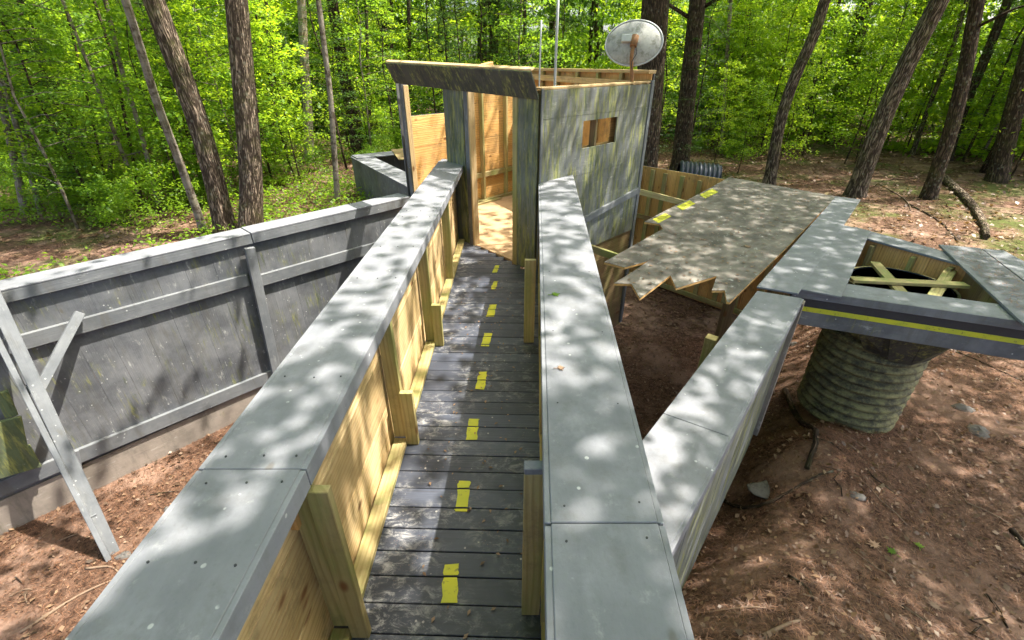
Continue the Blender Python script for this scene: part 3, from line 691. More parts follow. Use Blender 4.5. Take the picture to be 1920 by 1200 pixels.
# flare boards between beam and pipe
pc = Vector((4.39, 4.68)); PR = .50
gz = G(*pc)
fl = MB(); fo = F0 - fn * .05; ca_ = math.atan2(-pc.y, -pc.x)
def onbeam(u, v):
    r = ray(u, v); k = fo.dot(fn) / (r.x * fn.x + r.y * fn.y); return Vector((r.x * k, r.y * k, CAMZ + r.z * k))
tops = [onbeam(u, v) for u, v in ((1602, 632), (1665, 640), (1728, 650), (1788, 660))]
bots = [Vector((pc.x + (PR + .075) * math.cos(ca_ + R(a)), pc.y + (PR + .075) * math.sin(ca_ + R(a)), z)) for a, z in ((-6, -.40), (18, -.46), (42, -.50), (64, -.46))]
for k in range(3):
    t0, t1, b0, b1 = tops[k] + Vector((0, 0, .08)), tops[k + 1] + Vector((0, 0, .08)), bots[k], bots[k + 1]; e = (t1 - t0) * .015; t1 = t1 - e; b1 = b1 - (b1 - b0) * .02
    nn = (t1 - t0).cross(b0 - t0).normalized() * .022; n0 = len(fl.v); fl.v += [t0, t1, b1, b0, t0 + nn, t1 + nn, b1 + nn, b0 + nn]; r_ = (rng.random(), rng.random())
    L_ = (b0 - t0).length; W_ = (t1 - t0).length; cuv = [(0, 0), (0, W_), (L_, W_), (L_, 0)] * 2
    for q in ((3, 2, 1, 0), (4, 5, 6, 7), (0, 1, 5, 4), (1, 2, 6, 5), (2, 3, 7, 6), (3, 0, 4, 7)):
        fl.f.append([n0 + i for i in q]); fl.r.append(r_); fl.smooth.append(False); fl.uv += [(cuv[i][0] + r_[0] * 9, cuv[i][1] + r_[1] * 9) for i in q]
fl.build('flare_boards', M['awning'], bo)

# junction planks over the hull corner
jp = thing('junction_planks', tuple(P(1500, 460, HZ)), 'two long grey planks lying side by side between the jagged platform and the bow', 'planks')
zz = HZ + .022
q = [P(1419, 537, zz), P(1497, 550, zz), P(1614, 374, zz), P(1567, 368, zz)]
MB().prism([p.xy[:] for p in q], zz - .02, zz, (1, 1.2)).build('plank', M['cap'], jp, bevel=.003)
q = [P(1500, 541, zz), P(1578, 556, zz), P(1633, 432, zz), P(1578, 421, zz)]
MB().prism([p.xy[:] for p in q], zz - .022, zz - .003, (1, 1.2)).build('plank', M['cap'], jp, bevel=.003)
zz2 = zz - .022

# ------------------------------------------------------------------ ribbed pipes
def ribbed(c0, c1, rad, pitch, seg=56, wall=.03):
    c0, c1 = Vector(c0), Vector(c1); L = (c1 - c0).length; n = int(L / pitch * 10)
    pts, rs = [], []
    for i in range(n + 1):
        t = i / n; pts.append(c0.lerp(c1, t)); ph = (t * L / pitch) % 1
        k = .5 - .5 * math.cos(2 * math.pi * ph); rs.append(rad * (.965 + .13 * (k ** .42)))
    m = MB().tube(pts, rs, seg, cap=False)
    m.tube(pts[::-1], [r - wall for r in rs[::-1]], seg, cap=False)
    base = 0; k = len(pts) * seg
    for j in range(seg):      # rims
        j2 = (j + 1) % seg
        m.f.append([(len(pts) - 1) * seg + j, (len(pts) - 1) * seg + j2, k + j2, k + j][::1]); m.r.append((.5, .5)); m.smooth.append(False); m.uv += [(0, 0)] * 4
    return m
cp = thing('ribbed_pipe', (pc.x, pc.y, gz), 'upright mossy green-black corrugated pipe standing on the ground under the bow', 'pipe')
ribbed((pc.x, pc.y, gz - .03), (pc.x, pc.y, .22), PR, .112).build('pipe_shell', M['pipe'], cp)
lin = MB()
lin.tube([(pc.x, pc.y, -.25), (pc.x, pc.y, .235)], [PR * .93, PR * .93], 48, cap=False); lin.build('liner', M['bluepipe'], cp)
p2 = Vector((4.55, 11.2)); g2 = G(*p2)
o = ribbed((p2.x - .55, p2.y + .1, g2 + .36 + .12), (p2.x + .35, p2.y - .1, g2 + .33 + .1), .36, .10, 40).build('ribbed_pipe', M['bluepipe'], None, (p2.x, p2.y, g2 + .3))
tag(o, 'dark blue corrugated pipe lying behind the plank fence at the forest edge', 'pipe')

# ------------------------------------------------------------------ far hull fence (inside face of the pit)
ff = thing('plank_fence', (4.2, 9.3, -2.2), 'bare orange plank fence with studs at the far side of the pit, behind the platform', 'fence')
E0, E1 = Vector((2.5, 11.0)), Vector((5.50, 7.78)); ed = (E1 - E0).normalized(); en = Vector((-ed.y, ed.x))
en = en if en.y < 0 else -en
FH = HZ - .03
MB().wall(E0, E1, -2.3, FH, .02, -en, 'v', .24).build('fence_boards', M['orange'], ff, bevel=.002)
MB().wall(E0 - en * .03, E1 - en * .03, -1.4, FH, .02, -en, 'v', .3).build('outer_boards', M['gray'], ff)
for t in (.06, .14, .21, .28, .37, .46, .55, .65, .75, .85):
    p = E0.lerp(E1, t) + en * .05; MB().beam((*p, -2.2), (*p, FH - rng.uniform(.03, .1)), .09, .045, up=(*en, 0)).build('stud', M['treated'], ff, bevel=.003)
MB().beam((*(E0 + en * .09), -2.17), (*(E1 + en * .09), -2.17), .045, .1).build('bottom_rail', M['treated'], ff, bevel=.003)
MB().beam((*(E0 + en * .085), -.7), (*(E1 + en * .085), -.7), .04, .09).build('rail', M['oldwood'], ff)

# ------------------------------------------------------------------ jagged platform
jg = thing('jagged_platform', (2.8, 6.3, HZ), 'wide grey gritty platform with broken saw-tooth front edge and three yellow dashes, above the pit', 'platform')
px = [(1367, 332), (1312, 363), (1280, 379), (1245, 396), (1208, 416), (1237, 420), (1243, 429), (1181, 464), (1133, 491), (1171, 501), (1216, 489), (1184, 511), (1151, 531), (1184, 532), (1200, 559), (1257, 516), (1268, 540), (1344, 517), (1335, 544), (1359, 544), (1363, 565), (1369, 566), (1480, 459), (1568, 368)]
pts = [P(u, v, HZ).xy[:] for u, v in px]
topsheet = MB().prism(pts, HZ - .004, HZ, (1, 1.1)).build('top_sheet', M['tar'], jg)
MB().prism(pts, HZ - .028, HZ - .0045, (1, 1.1)).build('plywood', M['orange'], jg)
for (u, v) in ((1328, 363), (1285, 385), (1240, 409)):
    a, b = P(u - 11, v + 6, HZ), P(u + 13, v - 6, HZ); wv_ = (P(u + 5, v + 3, HZ) - P(u - 5, v - 3, HZ)) * .55
    MB().prism([(a - wv_).xy[:], (a + wv_).xy[:], (b + wv_).xy[:], (b - wv_).xy[:]], HZ + .002, HZ + .004).build('painted_dash', M['yellow'], topsheet)
def jb(u0, v0, u1, v1, z0, z1, mt='treated', w=.04, h=.09):
    MB().beam(P(u0, v0, z0), P(u1, v1, z1), w, h).build('joist', M[mt], jg, bevel=.003)
jb(1190, 357, 1300, 385, .61, HZ - .08)
jb(1098, 462, 1200, 497, .36, HZ - .08)
for t in (.25, .5, .75):
    a = P(1150, 480, HZ - .08).lerp(P(1330, 345, HZ - .08), t); b = P(1400, 500, HZ - .08).lerp(P(1560, 372, HZ - .08), t)
    MB().beam(a + (b - a) * .12, b, .04, .09).build('joist', M['treated'], jg)
MB().beam(P(1358, 560, HZ - .085), P(1550, 366, HZ - .085), .05, .1).build('joist', M['oldwood'], jg)
for (u, v) in ((1470, 480), (1380, 520), (1540, 385)):
    a = P(u, v, HZ - .03); MB().beam((a.x, a.y, G(a.x, a.y) - .05), (a.x, a.y, HZ - .13), .09, .09, up=(1, 0, 0)).build('post', M['oldwood'], jg)

# ------------------------------------------------------------------ low hull box behind the tower, left
bx = thing('low_hull_box', (-3, 10.4, -.5), 'low weathered grey plank box with a flat rim, behind the left corner of the tower', 'wooden box')
K0, K1, K2 = Vector((-3.88, 11.55)), Vector((-1.9, 8.5)), Vector((-1.3, 13.2)); kd = (K1 - K0).normalized(); kn = Vector((-kd.y, kd.x)); k2 = (K2 - K0).normalized(); k2n = Vector((k2.y, -k2.x))
MB().wall(K0, K1, -1, HZ - .03, .02, -kn if kn.x > 0 else kn, 'v', .3).build('side_boards', M['gray'], bx)
MB().prism([tuple(K0 - kn * .04), tuple(K1 - kn * .04), tuple(K1 + kn * .42), tuple(K0 + kn * .42)], HZ - .028, HZ, tuple(kd)).build('cap', M['cap'], bx, bevel=.003)
MB().prism([tuple(K0 - k2n * .05), tuple(K2 - k2n * .05), tuple(K2 + k2n * .45), tuple(K0 + k2n * .45)], HZ + .001, HZ + .026, tuple(k2)).build('cap', M['cap'], bx, bevel=.003)
MB().prism([(-3.1, 12.3), (-1.5, 13.0), (-1.2, 11.6), (-2.6, 10.9)], HZ + .028, HZ + .045, (1, .3)).build('cover_sheet', M['oldwood'], bx)
MB().wall(K0, K2, -1, HZ - .03, .02, -k2n, 'v', .3).build('side_boards', M['gray'], bx)
MB().prism([tuple(K0), tuple(K1), (-.8, 10.5), tuple(K2)], -.44, -.42).build('floor', M['oldwood'], bx)

# ------------------------------------------------------------------ vegetation
def leaf_mesh(name, c, nrm_tilt, size, mat, aspect=.55, yaw=None, droop=None):
    """one rhombus leaf per row of c (n,3); nearly level, tilted at random"""
    n = len(c); yaw = ng.random(n) * 2 * np.pi if yaw is None else yaw
    t1 = ng.normal(0, nrm_tilt, n) + (0 if droop is None else droop); t2 = ng.normal(0, nrm_tilt, n)
    a = np.stack([np.cos(yaw) * np.cos(t1), np.sin(yaw) * np.cos(t1), np.sin(t1)], 1)
    b = np.stack([-np.sin(yaw) * np.cos(t2), np.cos(yaw) * np.cos(t2), np.sin(t2)], 1)
    s = size * ng.uniform(.65, 1.25, n)[:, None]
    up = np.cross(a, b) * s * .12
    v = np.empty((n, 4, 3)); v[:, 0] = c - a * s * .5; v[:, 1] = c + b * s * aspect * .5 + up + a * s * .05; v[:, 2] = c + a * s * .5; v[:, 3] = c - b * s * aspect * .5 + up + a * s * .05
    me = bpy.data.meshes.new(name); me.vertices.add(n * 4); me.vertices.foreach_set('co', v.ravel())
    me.loops.add(n * 4); me.loops.foreach_set('vertex_index', np.arange(n * 4)); me.polygons.add(n)
    me.polygons.foreach_set('loop_start', np.arange(0, n * 4, 4)); me.polygons.foreach_set('loop_total', np.full(n, 4))
    r = np.repeat(ng.random((n, 2)), 4, 0); u2 = me.uv_layers.new(name='Rnd'); u2.data.foreach_set('uv', r.astype('f').ravel())
    me.materials.append(mat); me.update(); return me

def branch_leaves(o, yaw, L, rise, n, flat=.06):
    """leaves of one flat spray: a fan of twigs round a branch from o"""
    t = ng.beta(1.6, 1.1, n); w = L * .42 * np.sin(np.pi * np.clip(t * .85 + .12, 0, 1)) * (ng.random(n) * 2 - 1)
    d = np.array([np.cos(yaw), np.sin(yaw), 0]); s = np.array([-np.sin(yaw), np.cos(yaw), 0])
    z = rise * t * L - .16 * L * t * t - .10 * np.abs(w) + ng.normal(0, flat, n)
    return np.asarray(o) + d * (t * L)[:, None] + s * w[:, None] + np.array([0, 0, 1]) * z[:, None]

def crown_mesh(name, mat, z0, z1, R0, nb, nl, size, tilt=.45, flat=.06, taper=.5, gap=.0):
    C = []
    for i in range(nb):
        k = i / nb; z = z0 + (z1 - z0) * k ** .9; L = R0 * (1 - taper * k) * ng.uniform(.5, 1.15)
        if ng.random() < gap: continue
        C.append(branch_leaves((0, 0, z), ng.random() * 6.283, L, ng.uniform(.05, .45), int(nl * ng.uniform(.6, 1.3)), flat))
    return leaf_mesh(name, np.concatenate(C), tilt, size, mat)

def twig_mesh(name, mat, z1, R0, nb, r0, z0=.6, lean=.02):
    m = MB(); pts = [(math.sin(k * 1.7) * lean * k, math.cos(k * 2.3) * lean * k, z1 * k / 7) for k in range(8)]
    m.tube(pts, [r0 * (1 - .8 * k / 7) for k in range(8)], 7)
    for i in range(nb):
        z = z0 + (z1 - z0) * i / nb; a = rng.random() * 6.28; L = R0 * (1 - .5 * i / nb) * rng.uniform(.5, 1)
        m.tube([(0, 0, z), (math.cos(a) * L * .5, math.sin(a) * L * .5, z + .12 * L), (math.cos(a) * L, math.sin(a) * L, z + .12 * L)], [r0 * .3, r0 * .2, r0 * .06], 4, cap=False)
    n0 = m.build(name, mat); me = n0.data; bpy.data.objects.remove(n0); return me

# shared crowns
tallc = [crown_mesh('crown', M['leafa'], 0, 6.5, 4.2, 100, 70, .17, .5, .16, .35, .25),
         crown_mesh('crown', M['leafb'], 0, 7.5, 3.8, 100, 70, .17, .5, .16, .35, .25)]
SHADE = [(8.6, 2.6, -1.6, 3, 0), (6.5, -2.5, -2.5, 2, 1), (11, 6.5, -3, 0, 2), (4.5, -5.5, -1, 2.5, 1), (12.5, .5, -3, 1, 2), (-3, -5, 2.5, 3.5, 0), (-8.5, -.5, 3, 2.5, 1)]
broad = [crown_mesh('crown', M['leafa'], 0, 5.5, 6.2, 135, 80, .21, .45, .07, .3, .42), crown_mesh('crown', M['leafb'], 0, 6, 5.8, 125, 80, .21, .45, .07, .3, .4), crown_mesh('crown', M['leafb'], 0, 5.5, 5.8, 115, 75, .21, .45, .07, .3, .5)]
sap = [(crown_mesh('crown', M['leafg'], .9, 5.6, 1.7, 52, 58, .105), twig_mesh('trunk', M['barkd'], 5.8, 1.5, 26, .028)),
       (crown_mesh('crown', M['leafa'], .5, 4.2, 1.5, 46, 60, .10), twig_mesh('trunk', M['barkd'], 4.4, 1.3, 22, .022, .4)),
       (crown_mesh('crown', M['leafb'], 1.3, 7.2, 2.1, 60, 62, .115), twig_mesh('trunk', M['barkp'], 7.5, 1.8, 30, .04, 1)),
       (crown_mesh('crown', M['leafc'], .3, 6.8, 1.8, 80, 90, .055, .3, .03, .75), twig_mesh('trunk', M['barkd'], 7.0, 1.4, 40, .04, .3))]
bush = [crown_mesh('foliage', M['leafa'], .15, 1.3, .9, 22, 60, .07, .5), crown_mesh('foliage', M['leafb'], .1, .9, .75, 18, 60, .075, .5)]

def ridgef(seed, amp):
    f1, f2 = rng.randint(5, 8), rng.randint(11, 15); p1, p2 = rng.random() * 6, rng.random() * 6
    return lambda t, L: 1 + amp * (math.sin(f1 * t + p1 + .35 * math.sin(L * 1.7)) + .6 * math.sin(f2 * t + p2 + .5 * math.sin(L * 2.9 + 1)))

def big_tree(pix, wpx, zg, mat, label, cat='tree', name='forest_tree', height=13.5, crown=True, group=None, limbs=2, root=1.25):
    """pix: trunk centre line from base upwards in photograph pixels; built standing at its base on the ground"""
    b = P(pix[0][0], pix[0][1], zg); gz = G(b.x, b.y)
    for _ in range(6): b = P(pix[0][0], pix[0][1], gz); gz = G(b.x, b.y)
    b.z = gz; hd = Vector((b.x, b.y, 0)); dist = hd.length; nrm = hd.normalized()
    pts = []
    for (u, v) in pix:
        r = ray(u, v); s = b.dot(nrm) / r.dot(nrm); pts.append(Vector((r.x * s, r.y * s, CAMZ + r.z * s)))
    pts[0] = b
    depth = b.y * math.cos(PITCH) + (CAMZ - b.z) * math.sin(PITCH); r0 = wpx / FPX * depth / 2 * .9 / math.sqrt(1 + (b.x / depth) ** 2)
    d = (pts[-1] - pts[-2]).normalized(); d = (d + Vector((0, 0, .6))).normalized()
    while pts[-1].z < b.z + height * .95: 
        d = (d + Vector((rng.uniform(-.03, .03), rng.uniform(-.03, .03), .12))).normalized(); pts.append(pts[-1] + d * 1.6)
    # resample
    P2 = []; 
    for i in range(len(pts) - 1):
        k = max(1, int((pts[i + 1] - pts[i]).length / .22))
        for j in range(k): P2.append(pts[i].lerp(pts[i + 1], j / k))
    P2.append(pts[-1]); H = pts[-1].z - b.z
    for _ in range(3): P2 = [P2[0]] + [(P2[i - 1] + P2[i] * 2 + P2[i + 1]) / 4 for i in range(1, len(P2) - 1)] + [P2[-1]]
    rad = [r0 * (1 - .62 * max(0, (p.z - b.z) / H)) * (1 + (root - 1) * math.exp(-(p.z - b.z) / .22)) for p in P2]
    P2 = [P2[0] - Vector((0, 0, .3))] + P2; rad = [rad[0] * 1.1] + rad
    t = thing(name, b, label, cat, group)
    m = MB().tube(P2, rad, 28 if r0 > .12 else 14, ridge=ridgef(0, .028 if r0 > .1 else .015))
    for k in range(limbs):
        i = int(len(P2) * rng.uniform(.25, .8)); a = rng.random() * 6.28; L = rng.uniform(1, 2.6); p = P2[i]
        m.tube([p, p + Vector((math.cos(a) * L * .5, math.sin(a) * L * .5, L * .25)), p + Vector((math.cos(a) * L, math.sin(a) * L, L * .35))], [rad[i] * .28, rad[i] * .18, .008], 6)
    m.build('trunk', mat, t)
    if crown:
        c = bpy.data.objects.new('crown', (broad if wpx > 55 else tallc)[rng.randrange(2)]); COL.objects.link(c); c.parent = t
        c.location = P2[int(len(P2) * .62)] - b; s = rng.uniform(.8, 1.05) * (1 if wpx > 19 else .5); c.scale = (s, s, s); c.rotation_euler.z = rng.random() * 6.28
    return t

TR = [
 ([(48, 402), (25, 290), (0, 180), (-30, 60)], 19, 'barkp', 'pale slanting trunk rising at the far left edge, lowest on the left side'),
 ([(78, 402), (40, 265), (0, 138), (-40, 0)], 14, 'barkp', 'thin grey trunk at the left edge, second from the left in the leaning cluster'),
 ([(86, 372), (55, 260), (10, 150), (-25, 40)], 13, 'barkd', 'thin dark trunk at the left edge, third from the left in the leaning cluster'),
 ([(147, 322), (113, 207), (77, 110), (37, 0)], 18, 'barkd', 'dark tree leaning left behind the ferns, with patchy green bark'),
 ([(265, 378), (247, 285), (213, 110), (176, 0)], 8, 'barkd', 'very slender dark sapling trunk, left of the slightly thicker slanting one'),
 ([(298, 388), (262, 235), (232, 150), (198, 0)], 11, 'barkp', 'slender grey-brown trunk slanting up left of the gnarled pale tree'),
 ([(382, 432), (330, 285), (300, 212), (280, 150), (255, 60), (235, 0)], 18, 'barkp', 'gnarled pale crooked trunk with a scar halfway up'),
 ([(425, 440), (396, 310), (363, 200), (325, 100), (288, 0)], 47, 'bark', 'thick furrowed trunk leaning left, left one of two big trees behind the palisade'),
 ([(470, 440), (471, 330), (463, 230), (453, 120), (443, 0)], 50, 'bark', 'thick furrowed nearly upright trunk, right one of two big trees behind the palisade'),
 ([(581, 305), (577, 200), (570, 100), (566, 0)], 20, 'birch', 'peeling yellow-grey birch trunk with spreading roots'),
 ([(633, 378), (620, 180), (607, 80), (597, 0)], 12, 'barkp', 'slim pale grey trunk just right of the birch'),
 ([(672, 290), (657, 200), (640, 110), (622, 0)], 25, 'barkd', 'dark brown trunk left of the tower, behind the low hull box'),
 ([(904, 235), (904, 60), (905, 0)], 22, 'barkd', 'dark trunk behind the tower front board, left one of the pair'),
 ([(926, 232), (926, 60), (927, 0)], 20, 'bark', 'brown trunk behind the tower front board, right one of the pair'),
 ([(1033, 230), (1035, 60), (1036, 0)], 15, 'barkd', 'dark narrow trunk seen between the two antenna poles'),
 ([(826, 235), (826, 60), (826, 0)], 13, 'bark', 'narrow brown trunk rising behind the middle of the tower front board'),
 ([(1203, 345), (1215, 200), (1224, 80), (1229, 0)], 60, 'barkd', 'massive dark trunk right behind the satellite dish'),
 ([(1274, 320), (1292, 150), (1302, 60), (1308, 0)], 36, 'barkd', 'dark upright trunk right of the dish tree'),
 ([(1442, 345), (1460, 235), (1487, 150), (1527, 67), (1547, 0)], 25, 'bark', 'forked grey trunk leaning right, behind the jagged platform corner'),
 ([(1602, 368), (1657, 217), (1710, 100), (1763, 0)], 42, 'bark', 'thick brown furrowed trunk leaning right, the largest one on the right side'),
 ([(1740, 372), (1785, 240), (1810, 133), (1832, 0)], 35, 'barkd', 'dark trunk leaning right next to the fallen log'),
 ([(1775, 300), (1800, 220), (1845, 115), (1890, 0)], 24, 'barkd', 'dark trunk behind the log tree, leaning to the upper right corner'),
 ([(1868, 340), (1890, 250), (1925, 120), (1960, 0)], 48, 'barkd', 'broad dark trunk at the right edge of the photo'),
 ([(1556, 270), (1573, 217), (1610, 100), (1635, 0)], 10, 'bark', 'thin brown slanting trunk far back, between the forked tree and largest right trunk'),
 ([(1572, 255), (1590, 170), (1606, 90), (1620, 0)], 18, 'barkd', 'mid-sized dark trunk just right of the thin brown one, far back'),
 ([(1395, 240), (1408, 120), (1415, 0)], 14, 'barkd', 'narrow dark trunk between the dish tree and the forked tree'),
 ([(1352, 285), (1362, 120), (1370, 0)], 9, 'barkp', 'thin greyish trunk right of the dark upright tree'),
 ([(1710, 290), (1745, 190), (1790, 80), (1812, 0)], 12, 'bark', 'thin brown trunk between the largest right trunk and the log tree'),
 ([(735, 250), (733, 100), (732, 0)], 12, 'barkd', 'narrow dark trunk above the left end of the tower front board'),
 ([(205, 372), (170, 210), (140, 80), (118, 0)], 6, 'barkd', 'hair-thin dark sapling trunk between the dark leaning tree and the very slender trunk'),
 ([(520, 300), (508, 150), (500, 0)], 7, 'barkd', 'thin dark trunk between the right big tree and the birch'),
 ([(350, 330), (368, 170), (372, 0)], 6, 'barkd', 'thin dark trunk between the two big trees behind the palisade'),
 ([(770, 260), (768, 100), (766, 0)], 9, 'barkd', 'thin dark trunk rising behind the left part of the tower front board'),
 ([(985, 240), (984, 100), (984, 0)], 8, 'barkd', 'thin dark trunk just left of the shorter antenna rod'),
 ([(1120, 240), (1118, 60), (1118, 0)], 12, 'barkd', 'dark trunk between the taller antenna pole and the dish'),
 ([(1500, 270), (1530, 140), (1575, 0)], 9, 'barkd', 'thin dark trunk just right of the forked grey tree'),
 ([(1655, 262), (1700, 120), (1722, 0)], 8, 'barkd', 'thin dark trunk crossing behind the largest right trunk'),
 ([(695, 285), (690, 130), (686, 0)], 8, 'barkd', 'very thin trunk between the dark brown tree and the tower'),
]
for (pix, wpx, mt, lb) in TR:
    big_tree(pix, wpx, -.5, M[mt], lb, limbs=3 if wpx > 15 else 5)

def place(name, loc, label, cat, group, parts, s=1, rz=0, tilt=0):
    t = thing(name, loc, label, cat, group); t.scale = (s, s, s); t.rotation_euler = (tilt, tilt * .5, rz)
    for nm, me in parts:
        o = bpy.data.objects.new(nm, me); COL.objects.link(o); o.parent = t
    return t
def inside(x, y):       # the built area stays clear
    d1 = (x + 1.75) * -.73 + (y - 7.87) * .68; d2 = (x - 4.24) * .72 + (y - 9.26) * .70
    return not (d1 > .9 or d2 > 1.2) or (-5.2 < x < .8 and 7 < y < 14 and math.hypot(x + 2, y - 11) < 3)
dl = lambda x, y: (x + 1.75) * -.73 + (y - 7.87) * .68
dr = lambda x, y: (x - 4.24) * .72 + (y - 9.26) * .70
# far trunks
ft = MB(); 
def far_trunk():
    m = MB(); m.tube([(0, 0, -.3), (.05, 0, 3), (.0, .1, 7), (.1, 0, 12)], [.16, .13, .11, .05], 9, ridge=ridgef(0, .03))
    o = m.build('trunk', M['barkd']); me = o.data; bpy.data.objects.remove(o); return me
ftm = [far_trunk() for _ in range(3)]
cnt = 0
while cnt < 60:
    r = rng.uniform(19, 48); a = R(rng.uniform(-50, 52)); x, y = r * math.sin(a), r * math.cos(a)
    if inside(x, y): continue
    place('forest_tree', (x, y, G(x, y)), 'dark trunk standing far back in the woods among green understory', 'tree', 'far trunks deep in the woods',
          [('trunk', ftm[cnt % 3]), ] , rng.uniform(.6, 1.5), rng.random() * 6.28, rng.uniform(-.06, .06))
    if cnt % 4 == 0:
        o = bpy.data.objects.new('crown', tallc[cnt // 2 % 2]); COL.objects.link(o); o.parent = SC.objects[-1] if False else bpy.data.objects[len(bpy.data.objects) - 1] if False else None
        t = [q for q in COL.objects if q.type == 'EMPTY'][-1]; o.parent = t; o.location = (0, 0, 6.5); o.scale = (.9, .9, .9)
    cnt += 1
# trees out of the picture whose crowns shade the yard
for (x, y, ox, oy, k) in SHADE:
    t = place('forest_tree', (x, y, G(x, y)), 'tall forest tree beside the yard whose crown shades the walkway', 'tree', 'shade trees around the yard', [('trunk', ftm[0]), ('crown', broad[k])], 1, 0)
    c = next(q for q in t.children if q.name.startswith('crown')); c.location = (ox + .9, oy + .2, 7.4); c.rotation_euler.z = x * 3
# saplings of the understory
cnt = 0
while cnt < 190:
    r = 9.5 + 26 * rng.random() ** 1.2; a = R(rng.uniform(-52, 54)); x, y = r * math.sin(a), r * math.cos(a)
    if inside(x, y) or (x < 2 and dl(x, y) < 5.6) or (x > 1 and dr(x, y) < (4.5 if x < 6 else 8.5)): continue
    if x > 2 and r < 18 and rng.random() < .35: continue
    k = rng.choice([0, 0, 1, 1, 2, 3]) if not (-3 < x < 6 and rng.random() < .5) else 3
    cr, tk = sap[k]
    conif = k == 3
    place('conifer_sapling' if conif else 'sapling', (x, y, G(x, y)), 'dark feathery young evergreen in the understory' if conif else 'leafy green sapling with flat sprays in the understory',
          'sapling', 'young evergreens in the woods' if conif else 'leafy saplings in the woods', [('trunk', tk), ('crown', cr)], rng.uniform(.65, 1.15), rng.random() * 6.28, rng.uniform(-.08, .08))
    cnt += 1
cnt = 0
while cnt < 90:
    a = R(rng.uniform(-50, 50)); r = rng.uniform(9, 24); x, y = r * math.sin(a), r * math.cos(a)
    if inside(x, y) or (x < 2 and dl(x, y) < 4.3) or (x > 1 and dr(x, y) < 8): continue
    if x > 2 and rng.random() < .6: continue
    o = bpy.data.objects.new('shrub', bush[cnt % 2]); COL.objects.link(o); o.location = (x, y, G(x, y) - .03); s = rng.uniform(.5, 1.1); o.scale = (s, s, s); o.rotation_euler.z = rng.random() * 6
    tag(o, 'low leafy shrub on the forest floor', 'shrub', 'low shrubs on the forest floor'); cnt += 1

SL = ['low leafy sapling behind the far corner of the jagged platform', 'small leafy sapling beside the dark blue pipe at the forest edge', 'leafy sapling at the foot of the forked grey trunk', 'leafy sapling at the foot of the broad dark trunk at the right edge', 'tall leafy sapling at the extreme right edge of the photo', 'leafy sapling between the fallen log tree and the right edge trunk', 'leafy sapling between the largest right trunk and the log tree', 'leafy sapling just left of the largest right trunk, farther back', 'bushy sapling below the dark leaning tree on the left', 'small sapling beside the very slender dark trunk on the left', 'leafy sapling left of the two big trees behind the palisade', 'leafy sapling between the two big trees and the birch', 'small leafy sapling right of the dark trunk, left of the tower', 'leafy sapling at the far left edge behind the leaning trunks', 'small young evergreen just left of the tower front board', 'young evergreen standing behind the tower, right of the paired trunks', 'young evergreen behind the tower, left of the paired trunks']
for i_, (u, v, k, sc, rz_) in enumerate(((1385, 318, 1, .62, 1), (1340, 300, 0, .55, 2), (1455, 330, 0, .6, 3), (1885, 325, 1, .8, 4), (1935, 300, 2, .7, 5), (1820, 290, 0, .7, .5), (1690, 285, 0, .8, 1.5), (1560, 280, 1, .9, 2.5), (120, 385, 1, .6, 1), (215, 372, 0, .5, 2), (330, 345, 1, .7, 3), (520, 322, 1, .75, 4), (655, 262, 0, .6, 5), (10, 350, 1, .8, 6), (700, 255, 3, .5, 0), (965, 215, 3, .8, 1), (860, 225, 3, .9, 2))):
    p_ = P(u, v, -.5); cr, tk = sap[k]
    place('conifer_sapling' if k == 3 else 'sapling', (p_.x, p_.y, G(p_.x, p_.y)), SL[i_],
          'sapling', 'young evergreens in the woods' if k == 3 else 'leafy saplings in the woods', [('trunk', tk), ('crown', cr)], sc, rz_)

# far woods as one mass
N = 5200; a = R(-62) + ng.random(N) * R(126); r = 22 + 34 * ng.random(N) ** 1.1; zc = ng.random(N) ** 1.1 * 11 - .3
C = []
for i in range(N):
    k = 95; rr_ = ng.uniform(.7, 1.7); th = ng.random(k) * 6.283; q = np.sqrt(ng.random(k)) * rr_
    cx, cy = r[i] * math.sin(a[i]), r[i] * math.cos(a[i])
    C.append(np.stack([cx + np.cos(th) * q, cy + np.sin(th) * q, G(cx, cy) + zc[i] - .12 * q * q + ng.normal(0, .12, k)], 1))
C = np.concatenate(C)
n_ = len(C)
for nm, mt, sel in (('distant_foliage', M['leafg'], slice(0, int(n_ * .25))), ('distant_foliage', M['leafa'], slice(int(n_ * .25), int(n_ * .55))), ('distant_foliage', M['leafb'], slice(int(n_ * .55), int(n_ * .78))), ('distant_foliage', M['leafc'], slice(int(n_ * .78), None))):
    tag(link(nm, leaf_mesh(nm, C[sel], .8, .25, mt, .6), None), 'mass of sunlit green leaves filling the woods in the distance', 'foliage', kind='stuff')

# ground cover, ferns, litter
n = 26000; a = R(-55) + ng.random(n) * R(110); r = 8 + 20 * ng.random(n) ** .8; x, y = r * np.sin(a), r * np.cos(a)
d1 = (x + 1.75) * -.73 + (y - 7.87) * .68; d2 = (x - 4.24) * .72 + (y - 9.26) * .70
pat = np.sin(x * .8 + 1.7 * np.sin(y * .5)) + np.sin(y * .9 + x * .3)
keep = ((d1 > 2.6) | (d2 > 8.5)) & (pat + (x < 0) * 1.0 + ng.normal(0, .4, n) > .55)
x, y = x[keep], y[keep]; c = np.stack([x, y, ground(x, y)], 1)
c = np.repeat(c, 5, 0) + ng.normal(0, 1, (len(x) * 5, 3)) * [.09, .09, .0] + np.array([0, 0, 1]) * ng.uniform(.03, .28, (len(x) * 5, 1))
tag(link('ground_cover', leaf_mesh('ground_cover', c, .5, .085, M['leafa'], .6), None), 'low green seedlings carpeting the forest floor', 'ground cover', kind='stuff')

